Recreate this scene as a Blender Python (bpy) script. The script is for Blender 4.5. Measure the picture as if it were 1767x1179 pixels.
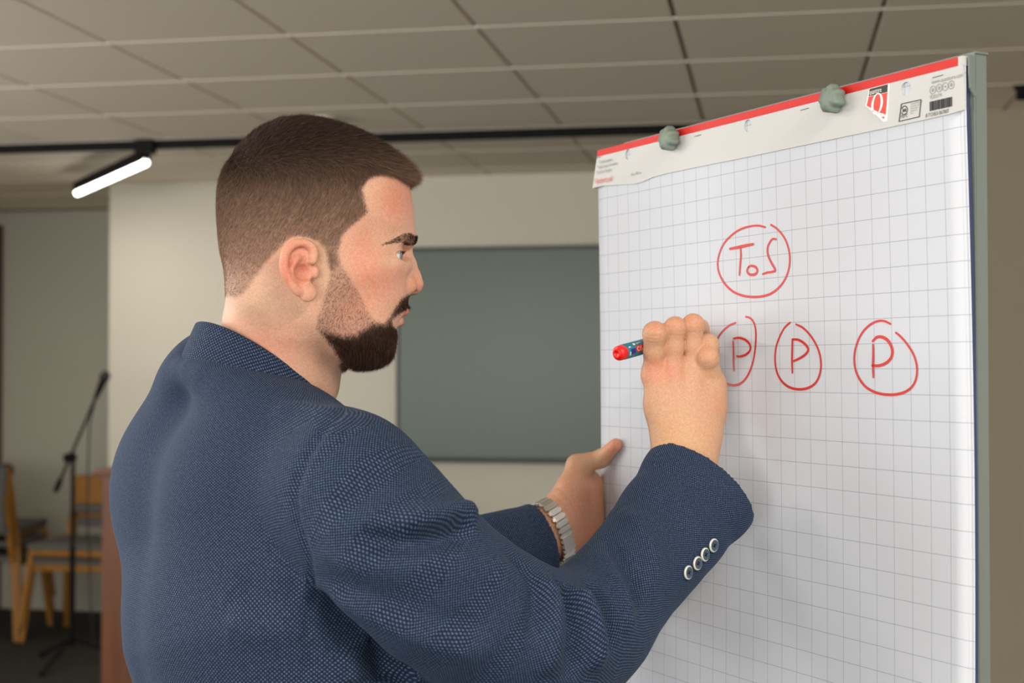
import bpy, bmesh, math, random
import numpy as np

for _o in list(bpy.data.objects):
    bpy.data.objects.remove(_o, do_unlink=True)
random.seed(7)
rng = np.random.default_rng(7)
SC = bpy.context.scene
COL = SC.collection

# ------------------------------------------------------------------ camera
YAW = math.radians(10.4)          # camera is turned this far to the left of the room's depth axis
PITCH = math.radians(1.11)
EYE = 1.56
FPX = 50.0 / 36.0 * 1767.0
cam_d = bpy.data.cameras.new('camera')
cam_d.lens = 50.0
cam_d.sensor_width = 36.0
cam_d.clip_start = 0.05
cam_d.dof.use_dof = True
cam_d.dof.focus_distance = 1.52
cam_d.dof.aperture_fstop = 5.6
cam = bpy.data.objects.new('camera', cam_d)
cam.location = (0, 0, EYE)
cam.rotation_euler = (math.pi / 2 + PITCH, 0, YAW)
COL.objects.link(cam)
SC.camera = cam

# ------------------------------------------------------------------ daylight and exposure
SC.view_settings.view_transform = 'Standard'
SC.view_settings.look = 'None'
SC.view_settings.gamma = 1.0
SC.view_settings.use_curve_mapping = False
SC.view_settings.exposure = 0.08
world = bpy.data.worlds.new('sky')
SC.world = world
world.use_nodes = True
bg = world.node_tree.nodes['Background']
bg.inputs[0].default_value = (0.80, 0.90, 1.0, 1)
bg.inputs[1].default_value = 1.2


def window_light(name, loc, rot, sx, sy, power, color):
    l = bpy.data.lights.new(name, 'AREA')
    l.shape = 'RECTANGLE'
    l.size, l.size_y = sx, sy
    l.energy = power
    l.color = color
    o = bpy.data.objects.new(name, l)
    o.location = loc
    o.rotation_euler = rot
    COL.objects.link(o)
    return o


DAY = (1.0, 0.965, 0.915)
# daylight entering through the window openings of the left wall and of the wall behind the camera
LW = [(0.2, 2.4), (3.2, 2.4)]                 # (centre y, width) in the left wall
RW = [(-3.1, 2.4), (-0.3, 2.4)]                # (centre x, width) in the rear wall
WZ0, WZ1 = 0.9, 2.35
for cy, w in LW:
    window_light('daylight_left', (-5.02, cy, (WZ0 + WZ1) / 2), (0, -math.pi / 2, 0), WZ1 - WZ0, w, 56, DAY)
for cx, w in RW:
    window_light('daylight_rear', (cx, -3.02, (WZ0 + WZ1) / 2), (math.pi / 2, 0, 0), w, WZ1 - WZ0, 66, DAY)

# ------------------------------------------------------------------ frames of reference
CY, SY = math.cos(YAW), math.sin(YAW)


def W(p):
    """camera-heading frame (x right, y ahead, z up, floor 0) -> world"""
    p = np.asarray(p, float)
    q = p.copy()
    q[..., 0] = p[..., 0] * CY - p[..., 1] * SY
    q[..., 1] = p[..., 0] * SY + p[..., 1] * CY
    return q


def ray(px, py):
    x = (px - 883.5) / FPX
    u = (589.5 - py) / FPX
    return np.array([x, math.cos(PITCH) - u * math.sin(PITCH), math.sin(PITCH) + u * math.cos(PITCH)])


def P(px, py, Y):
    """where a feature stands that is seen along this direction at distance Y ahead"""
    r = ray(px, py)
    return r / r[1] * Y + np.array([0, 0, EYE])


def PW(px, py, Yw):
    """same, at room depth Yw, in world coordinates"""
    r = W(ray(px, py))
    return r / r[1] * Yw + np.array([0, 0, EYE])


# ------------------------------------------------------------------ mesh helpers
def fast_mesh(name, verts, polys, uv=None, col=None, smooth=True):
    """verts (n,3); polys: list of arrays (m,k); uv per loop (list of (m,k,2)); col per vertex (n,3)"""
    me = bpy.data.meshes.new(name)
    verts = np.asarray(verts, np.float32)
    me.vertices.add(len(verts))
    me.vertices.foreach_set('co', verts.ravel())
    polys = [np.asarray(p, np.int32) for p in polys if len(p)]
    nl = sum(p.size for p in polys)
    npoly = sum(len(p) for p in polys)
    me.loops.add(nl)
    me.loops.foreach_set('vertex_index', np.concatenate([p.ravel() for p in polys]))
    me.polygons.add(npoly)
    starts = []
    off = 0
    for p in polys:
        starts.append(off + np.arange(len(p)) * p.shape[1])
        off += p.size
    me.polygons.foreach_set('loop_start', np.concatenate(starts).astype(np.int32))
    me.update(calc_edges=True)
    if uv is not None:
        l = me.uv_layers.new(name='UVMap')
        l.data.foreach_set('uv', np.concatenate([np.asarray(u, np.float32).ravel() for u in uv]))
    if col is not None:
        a = me.color_attributes.new('Col', 'FLOAT_COLOR', 'POINT')
        c = np.ones((len(verts), 4), np.float32)
        c[:, :3] = col
        a.data.foreach_set('color', c.ravel())
    if smooth:
        me.polygons.foreach_set('use_smooth', np.ones(npoly, bool))
    me.update()
    return me


def link(name, me, mat=None, parent=None):
    o = bpy.data.objects.new(name, me)
    COL.objects.link(o)
    if mat is not None:
        me.materials.append(mat)
    if parent is not None:
        o.parent = parent
    return o


def tag(o, label=None, cat=None, group=None, kind=None):
    if label: o['label'] = label
    if cat: o['category'] = cat
    if group: o['group'] = group
    if kind: o['kind'] = kind
    return o


def empty(name, loc, label=None, cat=None, group=None):
    o = bpy.data.objects.new(name, None)
    o.empty_display_size = 0.1
    o.location = loc
    COL.objects.link(o)
    return tag(o, label, cat, group)


def base_of(o):
    """world position of an object whose ancestors are only translated"""
    v = np.array(o.location, float)
    while o.parent is not None:
        o = o.parent
        v += np.array(o.location, float)
    return v


class MB:
    """collects shapes into one mesh; vertices given in world coordinates"""
    def __init__(self):
        self.v = []
        self.f = []
        self.smooth = []

    def add(self, vs, fs, smooth=False):
        n = len(self.v)
        self.v += [tuple(map(float, v)) for v in vs]
        self.f += [tuple(i + n for i in f) for f in fs]
        self.smooth += [smooth] * len(fs)
        return self

    def box(self, c, s, ax=None, bev=0.0):
        """box at centre c, full sizes s, axes ax (3 unit vectors)"""
        ax = np.eye(3) if ax is None else np.asarray(ax, float)
        c = np.asarray(c, float)
        h = np.asarray(s, float) / 2
        b = min(bev, h.min() * 0.45)
        if b <= 0:
            vs = [c + (x * h[0]) * ax[0] + (y * h[1]) * ax[1] + (z * h[2]) * ax[2]
                  for x in (-1, 1) for y in (-1, 1) for z in (-1, 1)]
            fs = [(0, 1, 3, 2), (4, 6, 7, 5), (0, 4, 5, 1), (2, 3, 7, 6), (0, 2, 6, 4), (1, 5, 7, 3)]
            return self.add(vs, fs)
        bm = bmesh.new()
        bmesh.ops.create_cube(bm, size=1)
        for v in bm.verts:
            v.co = (v.co.x * 2 * h[0], v.co.y * 2 * h[1], v.co.z * 2 * h[2])
        bmesh.ops.bevel(bm, geom=list(bm.edges), offset=b, segments=2, affect='EDGES', profile=0.6)
        bm.verts.ensure_lookup_table()
        vs = [c + v.co.x * ax[0] + v.co.y * ax[1] + v.co.z * ax[2] for v in bm.verts]
        fs = [tuple(v.index for v in f.verts) for f in bm.faces]
        bm.free()
        return self.add(vs, fs)

    def tube(self, pts, r, n=12, caps=True, smooth=True):
        pts = [np.asarray(p, float) for p in pts]
        rs = r if hasattr(r, '__len__') else [r] * len(pts)
        T = []
        for i in range(len(pts)):
            a = pts[max(i - 1, 0)]
            b = pts[min(i + 1, len(pts) - 1)]
            d = b - a
            T.append(d / (np.linalg.norm(d) + 1e-12))
        u = np.cross(T[0], [0.13, 0.31, 0.94])
        u /= np.linalg.norm(u)
        vs, fs = [], []
        for i, p in enumerate(pts):
            u = u - T[i] * np.dot(u, T[i])
            u /= np.linalg.norm(u)
            w = np.cross(T[i], u)
            for k in range(n):
                a = 2 * math.pi * k / n
                vs.append(p + rs[i] * (math.cos(a) * u + math.sin(a) * w))
        for i in range(len(pts) - 1):
            for k in range(n):
                k2 = (k + 1) % n
                fs.append((i * n + k, i * n + k2, (i + 1) * n + k2, (i + 1) * n + k))
        self.add(vs, fs, smooth)
        if caps:
            m = len(vs)
            self.add(vs[:n], [tuple(range(n))[::-1]])
            self.add(vs[-n:], [tuple(range(n))])
        return self

    def lathe(self, c, ax, prof, n=32, smooth=True):
        """profile [(radius, height)] turned about axis ax through c"""
        ax = np.asarray(ax, float) / np.linalg.norm(ax)
        u = np.cross(ax, [0.21, 0.37, 0.9])
        u /= np.linalg.norm(u)
        w = np.cross(ax, u)
        vs, fs = [], []
        for r, h in prof:
            for k in range(n):
                a = 2 * math.pi * k / n
                vs.append(np.asarray(c) + ax * h + max(r, 1e-5) * (math.cos(a) * u + math.sin(a) * w))
        for i in range(len(prof) - 1):
            for k in range(n):
                k2 = (k + 1) % n
                fs.append((i * n + k, i * n + k2, (i + 1) * n + k2, (i + 1) * n + k))
        return self.add(vs, fs, smooth)

    def build(self, name, mat, parent=None, origin=None):
        b = base_of(parent) if parent is not None else (np.zeros(3) if origin is None else np.asarray(origin, float))
        me = bpy.data.meshes.new(name)
        me.from_pydata([tuple(np.asarray(v) - b) for v in self.v], [], self.f)
        me.polygons.foreach_set('use_smooth', self.smooth)
        me.update()
        o = link(name, me, mat, parent)
        if parent is None and origin is not None:
            o.location = tuple(b)
        return o


# ------------------------------------------------------------------ materials
def s2l(c):
    c = np.asarray(c, float) / 255.0
    return tuple(np.where(c <= 0.04045, c / 12.92, ((c + 0.055) / 1.055) ** 2.4))


def mat(name, rgb, rough=0.6, metal=0.0, spec=0.5, noise=0.0, nscale=40.0, bump=0.0, bscale=200.0, emit=None, coat=0.0):
    m = bpy.data.materials.new(name)
    m.use_nodes = True
    nt = m.node_tree
    b = nt.nodes['Principled BSDF']
    c = s2l(rgb)
    b.inputs['Base Color'].default_value = (*c, 1)
    b.inputs['Roughness'].default_value = rough
    b.inputs['Metallic'].default_value = metal
    b.inputs['Specular IOR Level'].default_value = spec
    b.inputs['Coat Weight'].default_value = coat
    tc = nt.nodes.new('ShaderNodeTexCoord')
    n = nt.nodes.new('ShaderNodeTexNoise')
    n.inputs['Scale'].default_value = nscale
    n.inputs['Detail'].default_value = 4
    nt.links.new(tc.outputs['Object'], n.inputs['Vector'])
    mx = nt.nodes.new('ShaderNodeMix')
    mx.data_type = 'RGBA'
    mx.inputs[6].default_value = (*(np.array(c) * (1 - noise)), 1)
    mx.inputs[7].default_value = (*np.minimum(np.array(c) * (1 + noise), 1), 1)
    nt.links.new(n.outputs['Fac'], mx.inputs[0])
    nt.links.new(mx.outputs[2], b.inputs['Base Color'])
    if bump > 0:
        n2 = nt.nodes.new('ShaderNodeTexNoise')
        n2.inputs['Scale'].default_value = bscale
        nt.links.new(tc.outputs['Object'], n2.inputs['Vector'])
        bp = nt.nodes.new('ShaderNodeBump')
        bp.inputs['Strength'].default_value = bump
        bp.inputs['Distance'].default_value = 0.002
        nt.links.new(n2.outputs['Fac'], bp.inputs['Height'])
        nt.links.new(bp.outputs['Normal'], b.inputs['Normal'])
    if emit:
        b.inputs['Emission Color'].default_value = (*emit[:3], 1)
        b.inputs['Emission Strength'].default_value = emit[3]
    return m


M = {}
M['wall'] = mat('wall_paint', (222, 218, 204), 0.75, noise=0.02, nscale=3, bump=0.05)
M['taupe'] = mat('pier_wall_taupe', (168, 160, 138), 0.75, noise=0.02, nscale=3)  # pier wall, uniformly darker than the back wall
M['wall_recess'] = mat('shaded_recess_paint', (196, 194, 180), 0.75, noise=0.02, nscale=3)  # wall tone darkened to hold the shade of the recess
M['tile'] = mat('mineral_tile', (236, 226, 208), 0.9, noise=0.04, nscale=60, bump=0.2, bscale=300)
M['tbar'] = mat('ceiling_bar_paint', (244, 236, 222), 0.7)
M['void'] = mat('ceiling_void', (70, 64, 58), 0.9)
M['carpet'] = mat('carpet', (40, 35, 34), 0.95, noise=0.25, nscale=150, bump=0.4, bscale=400)
M['black'] = mat('black_metal', (17, 16, 16), 0.7, spec=0.2)
M['blackplastic'] = mat('black_plastic', (28, 28, 29), 0.5)
M['brown'] = mat('dark_brown_wood', (84, 52, 36), 0.5, noise=0.2, nscale=12)
M['frame_black'] = mat('screen_bezel', (30, 31, 31), 0.35)
M['white_paint'] = mat('white_paint', (232, 228, 220), 0.5)
M['led'] = mat('led_diffuser', (255, 250, 240), 0.4, emit=(1.0, 0.96, 0.88, 9.0))
M['steel'] = mat('brushed_steel', (226, 222, 214), 0.36, metal=1.0, noise=0.06, nscale=200)
M['greymetal'] = mat('grey_enamel_metal', (112, 120, 116), 0.4, noise=0.03, nscale=30)
M['knob'] = mat('grey_green_plastic', (122, 136, 124), 0.55, noise=0.05, nscale=60, bump=0.15, bscale=500)
M['yellowwood'] = mat('yellow_ash_wood', (196, 138, 48), 0.45, noise=0.15, nscale=20)
M['greyfabric'] = mat('grey_upholstery', (98, 97, 96), 0.9, noise=0.1, nscale=200, bump=0.3, bscale=600)
M['cabinet'] = mat('white_laminate', (222, 220, 210), 0.5)


def wood(name, c1, c2, axis=2, scale=14.0):
    m = bpy.data.materials.new(name)
    m.use_nodes = True
    nt = m.node_tree
    b = nt.nodes['Principled BSDF']
    b.inputs['Roughness'].default_value = 0.45
    tc = nt.nodes.new('ShaderNodeTexCoord')
    mp = nt.nodes.new('ShaderNodeMapping')
    s = [scale, scale, scale]
    s[axis] = scale * 0.06
    mp.inputs['Scale'].default_value = s
    nt.links.new(tc.outputs['Object'], mp.inputs['Vector'])
    n = nt.nodes.new('ShaderNodeTexNoise')
    n.inputs['Scale'].default_value = 2.0
    n.inputs['Detail'].default_value = 6
    n.inputs['Distortion'].default_value = 0.6
    nt.links.new(mp.outputs['Vector'], n.inputs['Vector'])
    r = nt.nodes.new('ShaderNodeValToRGB')
    r.color_ramp.elements[0].position = 0.3
    r.color_ramp.elements[1].position = 0.7
    r.color_ramp.elements[0].color = (*s2l(c1), 1)
    r.color_ramp.elements[1].color = (*s2l(c2), 1)
    nt.links.new(n.outputs['Fac'], r.inputs['Fac'])
    nt.links.new(r.outputs['Color'], b.inputs['Base Color'])
    return m


M['lectern'] = wood('walnut_veneer', (96, 55, 34), (124, 74, 46))
M['chairwood'] = wood('shaded_honey_wood', (140, 92, 24), (166, 114, 36), scale=20)  # chair wood darkened in colour for the shade in the recess

# screen: matt glass, window reflection painted in as grey-green base colour
m = mat('screen_painted_reflection', (88, 106, 94), 0.32, spec=0.6)
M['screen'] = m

# ------------------------------------------------------------------ the room (world axes)
H_CEIL = EYE + 1.04
XL, XR, YR, YB = -5.0, 3.0, -3.0, 7.45
YREC, XCOR = 8.55, -3.67


def struct(name, mb, m, parent=None, origin=None):
    o = mb.build(name, m, parent, origin)
    if parent is None:
        o['kind'] = 'structure'
    return o


fl = struct('floor', MB().box(((XL + XR) / 2, (YR + YREC) / 2, -0.05), (XR - XL + 0.4, YREC - YR + 0.6, 0.1)), M['carpet'])
struct('wall_back', MB().box(((XCOR + XR) / 2, YB + 0.65, H_CEIL / 2), (XR - XCOR, 1.3, H_CEIL)), M['wall'])
struct('wall_recess', MB().box(((XL + XCOR) / 2, YREC + 0.1, H_CEIL / 2), (XCOR - XL, 0.2, H_CEIL)), M['wall_recess'])
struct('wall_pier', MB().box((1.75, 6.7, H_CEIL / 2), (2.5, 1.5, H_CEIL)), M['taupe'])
struct('wall_right', MB().box((XR + 0.1, (YR + YREC) / 2, H_CEIL / 2), (0.2, YREC - YR, H_CEIL)), M['wall'])
# left wall and rear wall with their window openings
wl = MB()
ys = [YR]
for cy, w in LW:
    ys += [cy - w / 2, cy + w / 2]
ys.append(YREC + 0.2)
for i in range(0, len(ys), 2):
    wl.box((XL - 0.1, (ys[i] + ys[i + 1]) / 2, H_CEIL / 2), (0.2, ys[i + 1] - ys[i], H_CEIL))
for cy, w in LW:
    wl.box((XL - 0.1, cy, WZ0 / 2), (0.2, w, WZ0))
    wl.box((XL - 0.1, cy, (WZ1 + H_CEIL) / 2), (0.2, w, H_CEIL - WZ1))
struct('wall_left', wl, M['wall'])
wr_ = MB()
xs = [XL - 0.2]
for cx, w in RW:
    xs += [cx - w / 2, cx + w / 2]
xs.append(XR + 0.2)
for i in range(0, len(xs), 2):
    wr_.box(((xs[i] + xs[i + 1]) / 2, YR - 0.1, H_CEIL / 2), (xs[i + 1] - xs[i], 0.2, H_CEIL))
for cx, w in RW:
    wr_.box((cx, YR - 0.1, WZ0 / 2), (w, 0.2, WZ0))
    wr_.box((cx, YR - 0.1, (WZ1 + H_CEIL) / 2), (w, 0.2, H_CEIL - WZ1))
struct('wall_rear', wr_, M['wall'])
# ceiling: dark void board with recessed joints, tiles and pale cross bars as pieces
ceil = struct('ceiling', MB().box(((XL + XR) / 2, (YR + YREC) / 2, H_CEIL + 0.075), (XR - XL + 0.4, YREC - YR + 0.6, 0.05)), M['void'])
X0, Y0, TS = -0.284, 4.22, 0.6
tile_me = None
gx = [X0 + TS * k for k in range(-8, 6)]
gy = [Y0 + TS * k for k in range(-12, 8)]
for ax_ in gx:
    for ay in gy:
        cx, cy = ax_ + TS / 2, ay + TS / 2
        if cx < XL - 0.2 or cx > XR + 0.2 or cy < 1.0 or cy > YREC + 0.2:
            continue
        if tile_me is None:
            o = MB().box((0, 0, 0.02), (TS - 0.013, TS - 0.008, 0.04), bev=0.002).build('ceiling_tile', M['tile'])
            tile_me = o.data
        else:
            o = link('ceiling_tile', tile_me)
        o.parent = ceil
        o.location = (cx, cy, H_CEIL)
struct('ceiling_panel', MB().box(((XL + XR) / 2, -1.0, H_CEIL + 0.02), (XR - XL, 4.0, 0.04)), M['tile'], ceil)
for ay in gy:
    if ay < 1.0: continue
    struct('ceiling_bar', MB().box(((XL + XR) / 2, ay, H_CEIL + 0.001), (XR - XL, 0.016, 0.006)), M['tbar'], ceil)
# recess trim: brown cornice and jamb
struct('trim_1', MB().box(((XL + XCOR) / 2, YREC - 0.012, PW(100, 358, YREC)[2]), (XCOR - XL, 0.03, 0.04)), M['brown'])
xj = PW(0, 600, YREC)[0]
struct('trim_2', MB().box((xj - 0.03, YREC - 0.012, 1.25), (0.10, 0.03, 2.5)), M['brown'])
struct('baseboard_back', MB().box(((XCOR + 0.5) / 2, YB - 0.006, 0.04), (0.5 - XCOR, 0.012, 0.08)), M['white_paint'])

# ------------------------------------------------------------------ ceiling fittings
t = tag(MB().box((-1.35, 6.05, H_CEIL - 0.02), (6.9, 0.036, 0.04), bev=0.003).build('lighting_track', M['black']),
        'long black lighting track running across the ceiling', 'track')
def track_lamp(a, b_, label, glow):
    a = np.array(a, float); b_ = np.array(b_, float)
    a[2] = b_[2] = H_CEIL - 0.085
    dv = (b_ - a); Ln = np.linalg.norm(dv); dv /= Ln
    sv = np.cross(dv, [0, 0, 1])
    mid = (a + b_) / 2
    lamp = empty('linear_track_lamp', mid, label, 'lamp', 'linear lamps on the lighting tracks')
    MB().box(mid + [0, 0, 0.012], (Ln, 0.05, 0.05), (dv, sv, (0, 0, 1)), 0.004).build('housing', M['black'], lamp)
    MB().tube([a + [0, 0, -0.018], b_ + [0, 0, -0.018]], 0.017, 16).build('diffuser', M['led'], lamp)
    MB().box(a + np.array([0, 0, 0.055]), (0.09, 0.045, 0.07), bev=0.004).build('track_adapter', M['black'], lamp)
    if glow:
        l = window_light('lamp_light', tuple(mid - [0, 0, .05]), (0, 0, math.atan2(dv[1], dv[0])), Ln, 0.05, glow, (1.0, 0.93, 0.82))
        l.parent = lamp
        l.location = (0, 0, -.05)


track_lamp(PW(251, 249, 6.03), PW(134, 297, 7.0), 'black bar lamp with glowing white diffuser hanging from the ceiling track', 6)
tag(MB().box((-1.35, 0.9, H_CEIL - 0.02), (6.9, 0.036, 0.04), bev=0.003).build('lighting_track', M['black']),
    'unseen black lighting track above the camera, carrying the added lamps', 'track')  # out-of-view track that carries the two added lamps
track_lamp((-1.9, 0.9, 0), (-2.2, 1.85, 0), 'added unseen bar lamp left of the camera, giving extra top light', 24)  # added lamp, out of view, for top light on the man
track_lamp((0.9, 0.5, 0), (0.6, -0.45, 0), 'added unseen bar lamp right of the camera, lighting face and jacket', 44)  # added lamp, out of view, brightens his face, hand and jacket
c = PW(560, 203, 5.62)
sd = empty('smoke_detector', (c[0], c[1], H_CEIL), 'small white dome on the ceiling above the head of the man', 'smoke detector')
MB().lathe((c[0], c[1], H_CEIL), (0, 0, -1), [(0.0, 0), (0.05, 0), (0.05, 0.015), (0.04, 0.02)]).build('mount', M['white_paint'], sd)
MB().lathe((c[0], c[1], H_CEIL), (0, 0, -1), [(0.04, 0.018), (0.036, 0.035), (0.02, 0.045), (0, 0.047)]).build('dome', M['white_paint'], sd)
c = PW(1766, 150, 5.45)
sp = empty('ceiling_spotlight', (c[0], c[1], H_CEIL), 'small dark ceiling spotlight at the upper right edge', 'spotlight')
MB().lathe((c[0], c[1], H_CEIL), (0, 0, -1), [(0, 0), (0.035, 0), (0.035, 0.012), (0.026, 0.014)]).build('mount', M['black'], sp)
MB().lathe((c[0], c[1], H_CEIL), (0, 0, -1), [(0.026, 0.012), (0.026, 0.05), (0.018, 0.05), (0.018, 0.03), (0, 0.03)]).build('barrel', M['black'], sp)

# ------------------------------------------------------------------ wall display and cabinet
YT = 7.38
tl = PW(683, 432, YT); br = PW(683, 799, YT)
x0, z1, z0 = tl[0], PW(860, 425, YT)[2], PW(860, 799, YT)[2]
wT = (z1 - z0) * 1.77
tv = empty('wall_display', (x0 + wT / 2, YB, z0), 'large switched-off display with painted grey-green reflection and thin black frame on the wall', 'display')
MB().box((x0 + wT / 2, YT + 0.035, (z0 + z1) / 2), (wT, 0.06, z1 - z0), bev=0.004).build('casing', M['frame_black'], tv)
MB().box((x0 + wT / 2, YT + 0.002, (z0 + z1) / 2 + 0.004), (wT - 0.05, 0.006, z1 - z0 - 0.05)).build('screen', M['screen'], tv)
cab = empty('low_cabinet', (-0.9, 7.2, 0), 'low white cabinet with dark top under the wall display', 'cabinet')
zc = PW(980, 977, 7.05)[2]
MB().box((-0.9, 7.24, zc / 2), (2.0, 0.40, zc - 0.03), bev=0.003).build('body', M['cabinet'], cab)
MB().box((-0.9, 7.235, zc - 0.015), (2.04, 0.42, 0.03), bev=0.002).build('top', M['frame_black'], cab)
for k in range(4):
    d = MB().box((-1.65 + 0.5 * k, 7.035, zc / 2 - 0.01), (0.485, 0.018, zc - 0.08), bev=0.002).build('door', M['cabinet'], cab)
    MB().box((-1.65 + 0.5 * k + 0.19 * (1 if k % 2 == 0 else -1), 7.02, zc * 0.7), (0.012, 0.02, 0.09), bev=0.003).build('handle', M['steel'], d)

# ------------------------------------------------------------------ lectern
lx0 = PW(178, 900, 6.1)[0]
zt = PW(180, 812, 6.1)[2]
lec = empty('lectern', (lx0 + 0.3, 6.3, 0), 'brown wooden lectern standing behind the back of the man', 'lectern')
MB().box((lx0 + 0.012, 6.3, zt / 2), (0.024, 0.42, zt - 0.02), bev=0.002).build('side_panel', M['lectern'], lec)
MB().box((lx0 + 0.6 - 0.012, 6.3, zt / 2), (0.024, 0.42, zt - 0.02), bev=0.002).build('side_panel', M['lectern'], lec)
MB().box((lx0 + 0.3, 6.10, zt / 2), (0.56, 0.02, zt - 0.04), bev=0.002).build('front_panel', M['lectern'], lec)
MB().box((lx0 + 0.3, 6.3, zt - 0.005), (0.66, 0.48, 0.024), bev=0.003).build('top', M['lectern'], lec)
MB().box((lx0 + 0.3, 6.3, 0.012), (0.64, 0.46, 0.024), bev=0.002).build('plinth', M['lectern'], lec)

# ------------------------------------------------------------------ microphone stand
ms = PW(124, 1125, 7.0)
ms = np.array([ms[0], 7.0, 0])
st = empty('microphone_stand', tuple(ms), 'black microphone stand with angled boom arm beside the stacked chairs', 'microphone stand')
joint = PW(121, 790, 7.0); top = PW(169, 678, 6.95); tail = PW(95, 850, 7.03)
MB().tube([ms + [0, 0, 0.12], [ms[0], ms[1], joint[2]]], 0.011, 12).build('pole', M['black'], st)
MB().tube([ms + [0, 0, 0.1], [ms[0], ms[1], 0.62]], 0.016, 12).build('lower_tube', M['black'], st)
MB().tube([tail, top], 0.008, 10).build('boom_arm', M['black'], st)
MB().tube([tail + (tail - top) * -0.02, tail + (joint - tail) * 0.35], 0.015, 12).build('counterweight', M['black'], st)
MB().lathe(joint, (0, 1, 0), [(0, -0.03), (0.026, -0.03), (0.026, 0.03), (0, 0.03)]).build('clamp', M['black'], st)
for k in range(3):
    an = 0.5 + k * 2 * math.pi / 3
    e = ms + np.array([0.3 * math.cos(an), 0.3 * math.sin(an), 0.012])
    lg = MB().tube([ms + [0, 0, 0.14], e], 0.010, 10).build('leg', M['black'], st)
    MB().lathe(e, (0, 0, 1), [(0, -0.012), (0.016, -0.012), (0.016, 0.01), (0, 0.014)], 12).build('rubber_foot', M['black'], lg)
mic = empty('microphone', tuple(top), 'black handheld microphone clipped to the end of the boom arm', 'microphone')
dirm = (top - tail) / np.linalg.norm(top - tail)
mt = top + dirm * 0.085
MB().tube([top - dirm * 0.03, top + dirm * 0.02, mt - dirm * 0.01], [0.012, 0.016, 0.02], 14).build('handle', M['black'], mic)
MB().lathe(mt, dirm, [(0.02, -0.015), (0.027, 0), (0.026, 0.02), (0.018, 0.038), (0, 0.045)], 16).build('grille', M['blackplastic'], mic)
pts = [top - dirm * 0.03]
for k in range(1, 12):
    f = k / 11
    pts.append(np.array([top[0] - 0.06 - 0.015 * math.sin(f * 5), 6.99, top[2] * (1 - f) + 0.02 * f - 0.1 * math.sin(f * math.pi)]))
MB().tube(pts, 0.0045, 8).build('cable', M['blackplastic'], mic)


# ------------------------------------------------------------------ stacked chairs
def chair_parts(root, seat_col):
    """stacking chair about the root's own origin; front is -y"""
    b = base_of(root)
    w, d, sh, bh = 0.50, 0.46, 0.45, 0.82

    def bar(a, c_, s, name):
        a = np.array(a); c_ = np.array(c_)
        dd = c_ - a; L = np.linalg.norm(dd); dd /= L
        s1 = np.cross(dd, [0, 1, 0]) if abs(dd[1]) < 0.9 else np.cross(dd, [1, 0, 0])
        s1 /= np.linalg.norm(s1)
        MB().box((a + c_) / 2 + b, (L, s[0], s[1]), (dd, s1, np.cross(dd, s1)), 0.005).build(name, M['chairwood'], root)
    for s in (-1, 1):
        bar((s * (w / 2 + 0.02), -d / 2 - 0.02, 0), (s * (w / 2 - 0.03), -d / 2 + 0.02, sh), (0.032, 0.026), 'leg')
        bar((s * (w / 2 + 0.02), d / 2 + 0.05, 0), (s * (w / 2 - 0.03), d / 2 - 0.02, sh), (0.032, 0.026), 'leg')
        bar((s * (w / 2 - 0.03), d / 2 - 0.02, sh - 0.02), (s * (w / 2 - 0.05), d / 2 + 0.07, bh), (0.034, 0.026), 'back_post')
        bar((s * (w / 2 - 0.035), -d / 2, sh - 0.02), (s * (w / 2 - 0.035), d / 2, sh - 0.02), (0.04, 0.024), 'side_rail')
    bar((-w / 2 + 0.02, -d / 2 + 0.01, sh - 0.02), (w / 2 - 0.02, -d / 2 + 0.01, sh - 0.02), (0.045, 0.024), 'front_rail')
    MB().box(b + [0, -0.005, sh + 0.012], (w - 0.02, d, 0.035), bev=0.014).build('seat', M['greyfabric'], root)
    ang = 0.2
    MB().box(b + [0, d / 2 + 0.055, bh - 0.075], (w - 0.06, 0.022, 0.17),
             ((1, 0, 0), (0, math.cos(ang), -math.sin(ang)), (0, math.sin(ang), math.cos(ang))), 0.008).build('backrest', M['chairwood'], root)
    MB().box(b + [0, d / 2 + 0.075, bh - 0.085], (w - 0.09, 0.022, 0.20),
             ((1, 0, 0), (0, math.cos(ang), -math.sin(ang)), (0, math.sin(ang), math.cos(ang))), 0.009).build('rear_pad', M['greyfabric'], root)
    MB().box(b + [0, d / 2 + 0.038, bh - 0.185], (w - 0.07, 0.03, 0.05),
             ((1, 0, 0), (0, math.cos(ang), -math.sin(ang)), (0, math.sin(ang), math.cos(ang))), 0.01).build('back_pad', M['greyfabric'], root)


def copy_tree(o, parent=None):
    n = o.copy()
    COL.objects.link(n)
    n.parent = parent
    for ch in list(o.children):
        copy_tree(ch, n)
    return n


proto = empty('stacking_chair', (0, 0, 0), 'x', 'chair')
chair_parts(proto, None)
cA = PW(150, 1000, 7.75)
cB = PW(-16, 1000, 7.75)
stack = [((cA[0], 7.75), 0.0, 2, 'chair stack behind the microphone stand', 'wooden chair with grey seat, {} of the two stacked behind the microphone stand'),
         ((cB[0], 7.75), math.radians(188), 3, 'chair stack at the left edge', 'wooden chair, {} in the three-chair stack with grey backs at the left edge')]
first = True
for (x, y), rz, n, grp, lab in stack:
    words = ['lower', 'upper'] if n == 2 else ['lowest', 'middle one', 'topmost']
    for k in range(n):
        o = proto if first else copy_tree(proto)
        first = False
        o.location = (x + 0.02 * math.sin(rz) * k, y - 0.02 * math.cos(rz) * k, 0.085 * k)
        o.rotation_euler = (0, 0, rz)
        tag(o, lab.format(words[k]), 'chair', grp)
dh = empty('door_lock', tuple(PW(12, 812, YREC - 0.01)), 'small round dark lock rosette on the left edge of the recessed wall', 'door lock')
c = PW(12, 812, YREC - 0.01)
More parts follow.
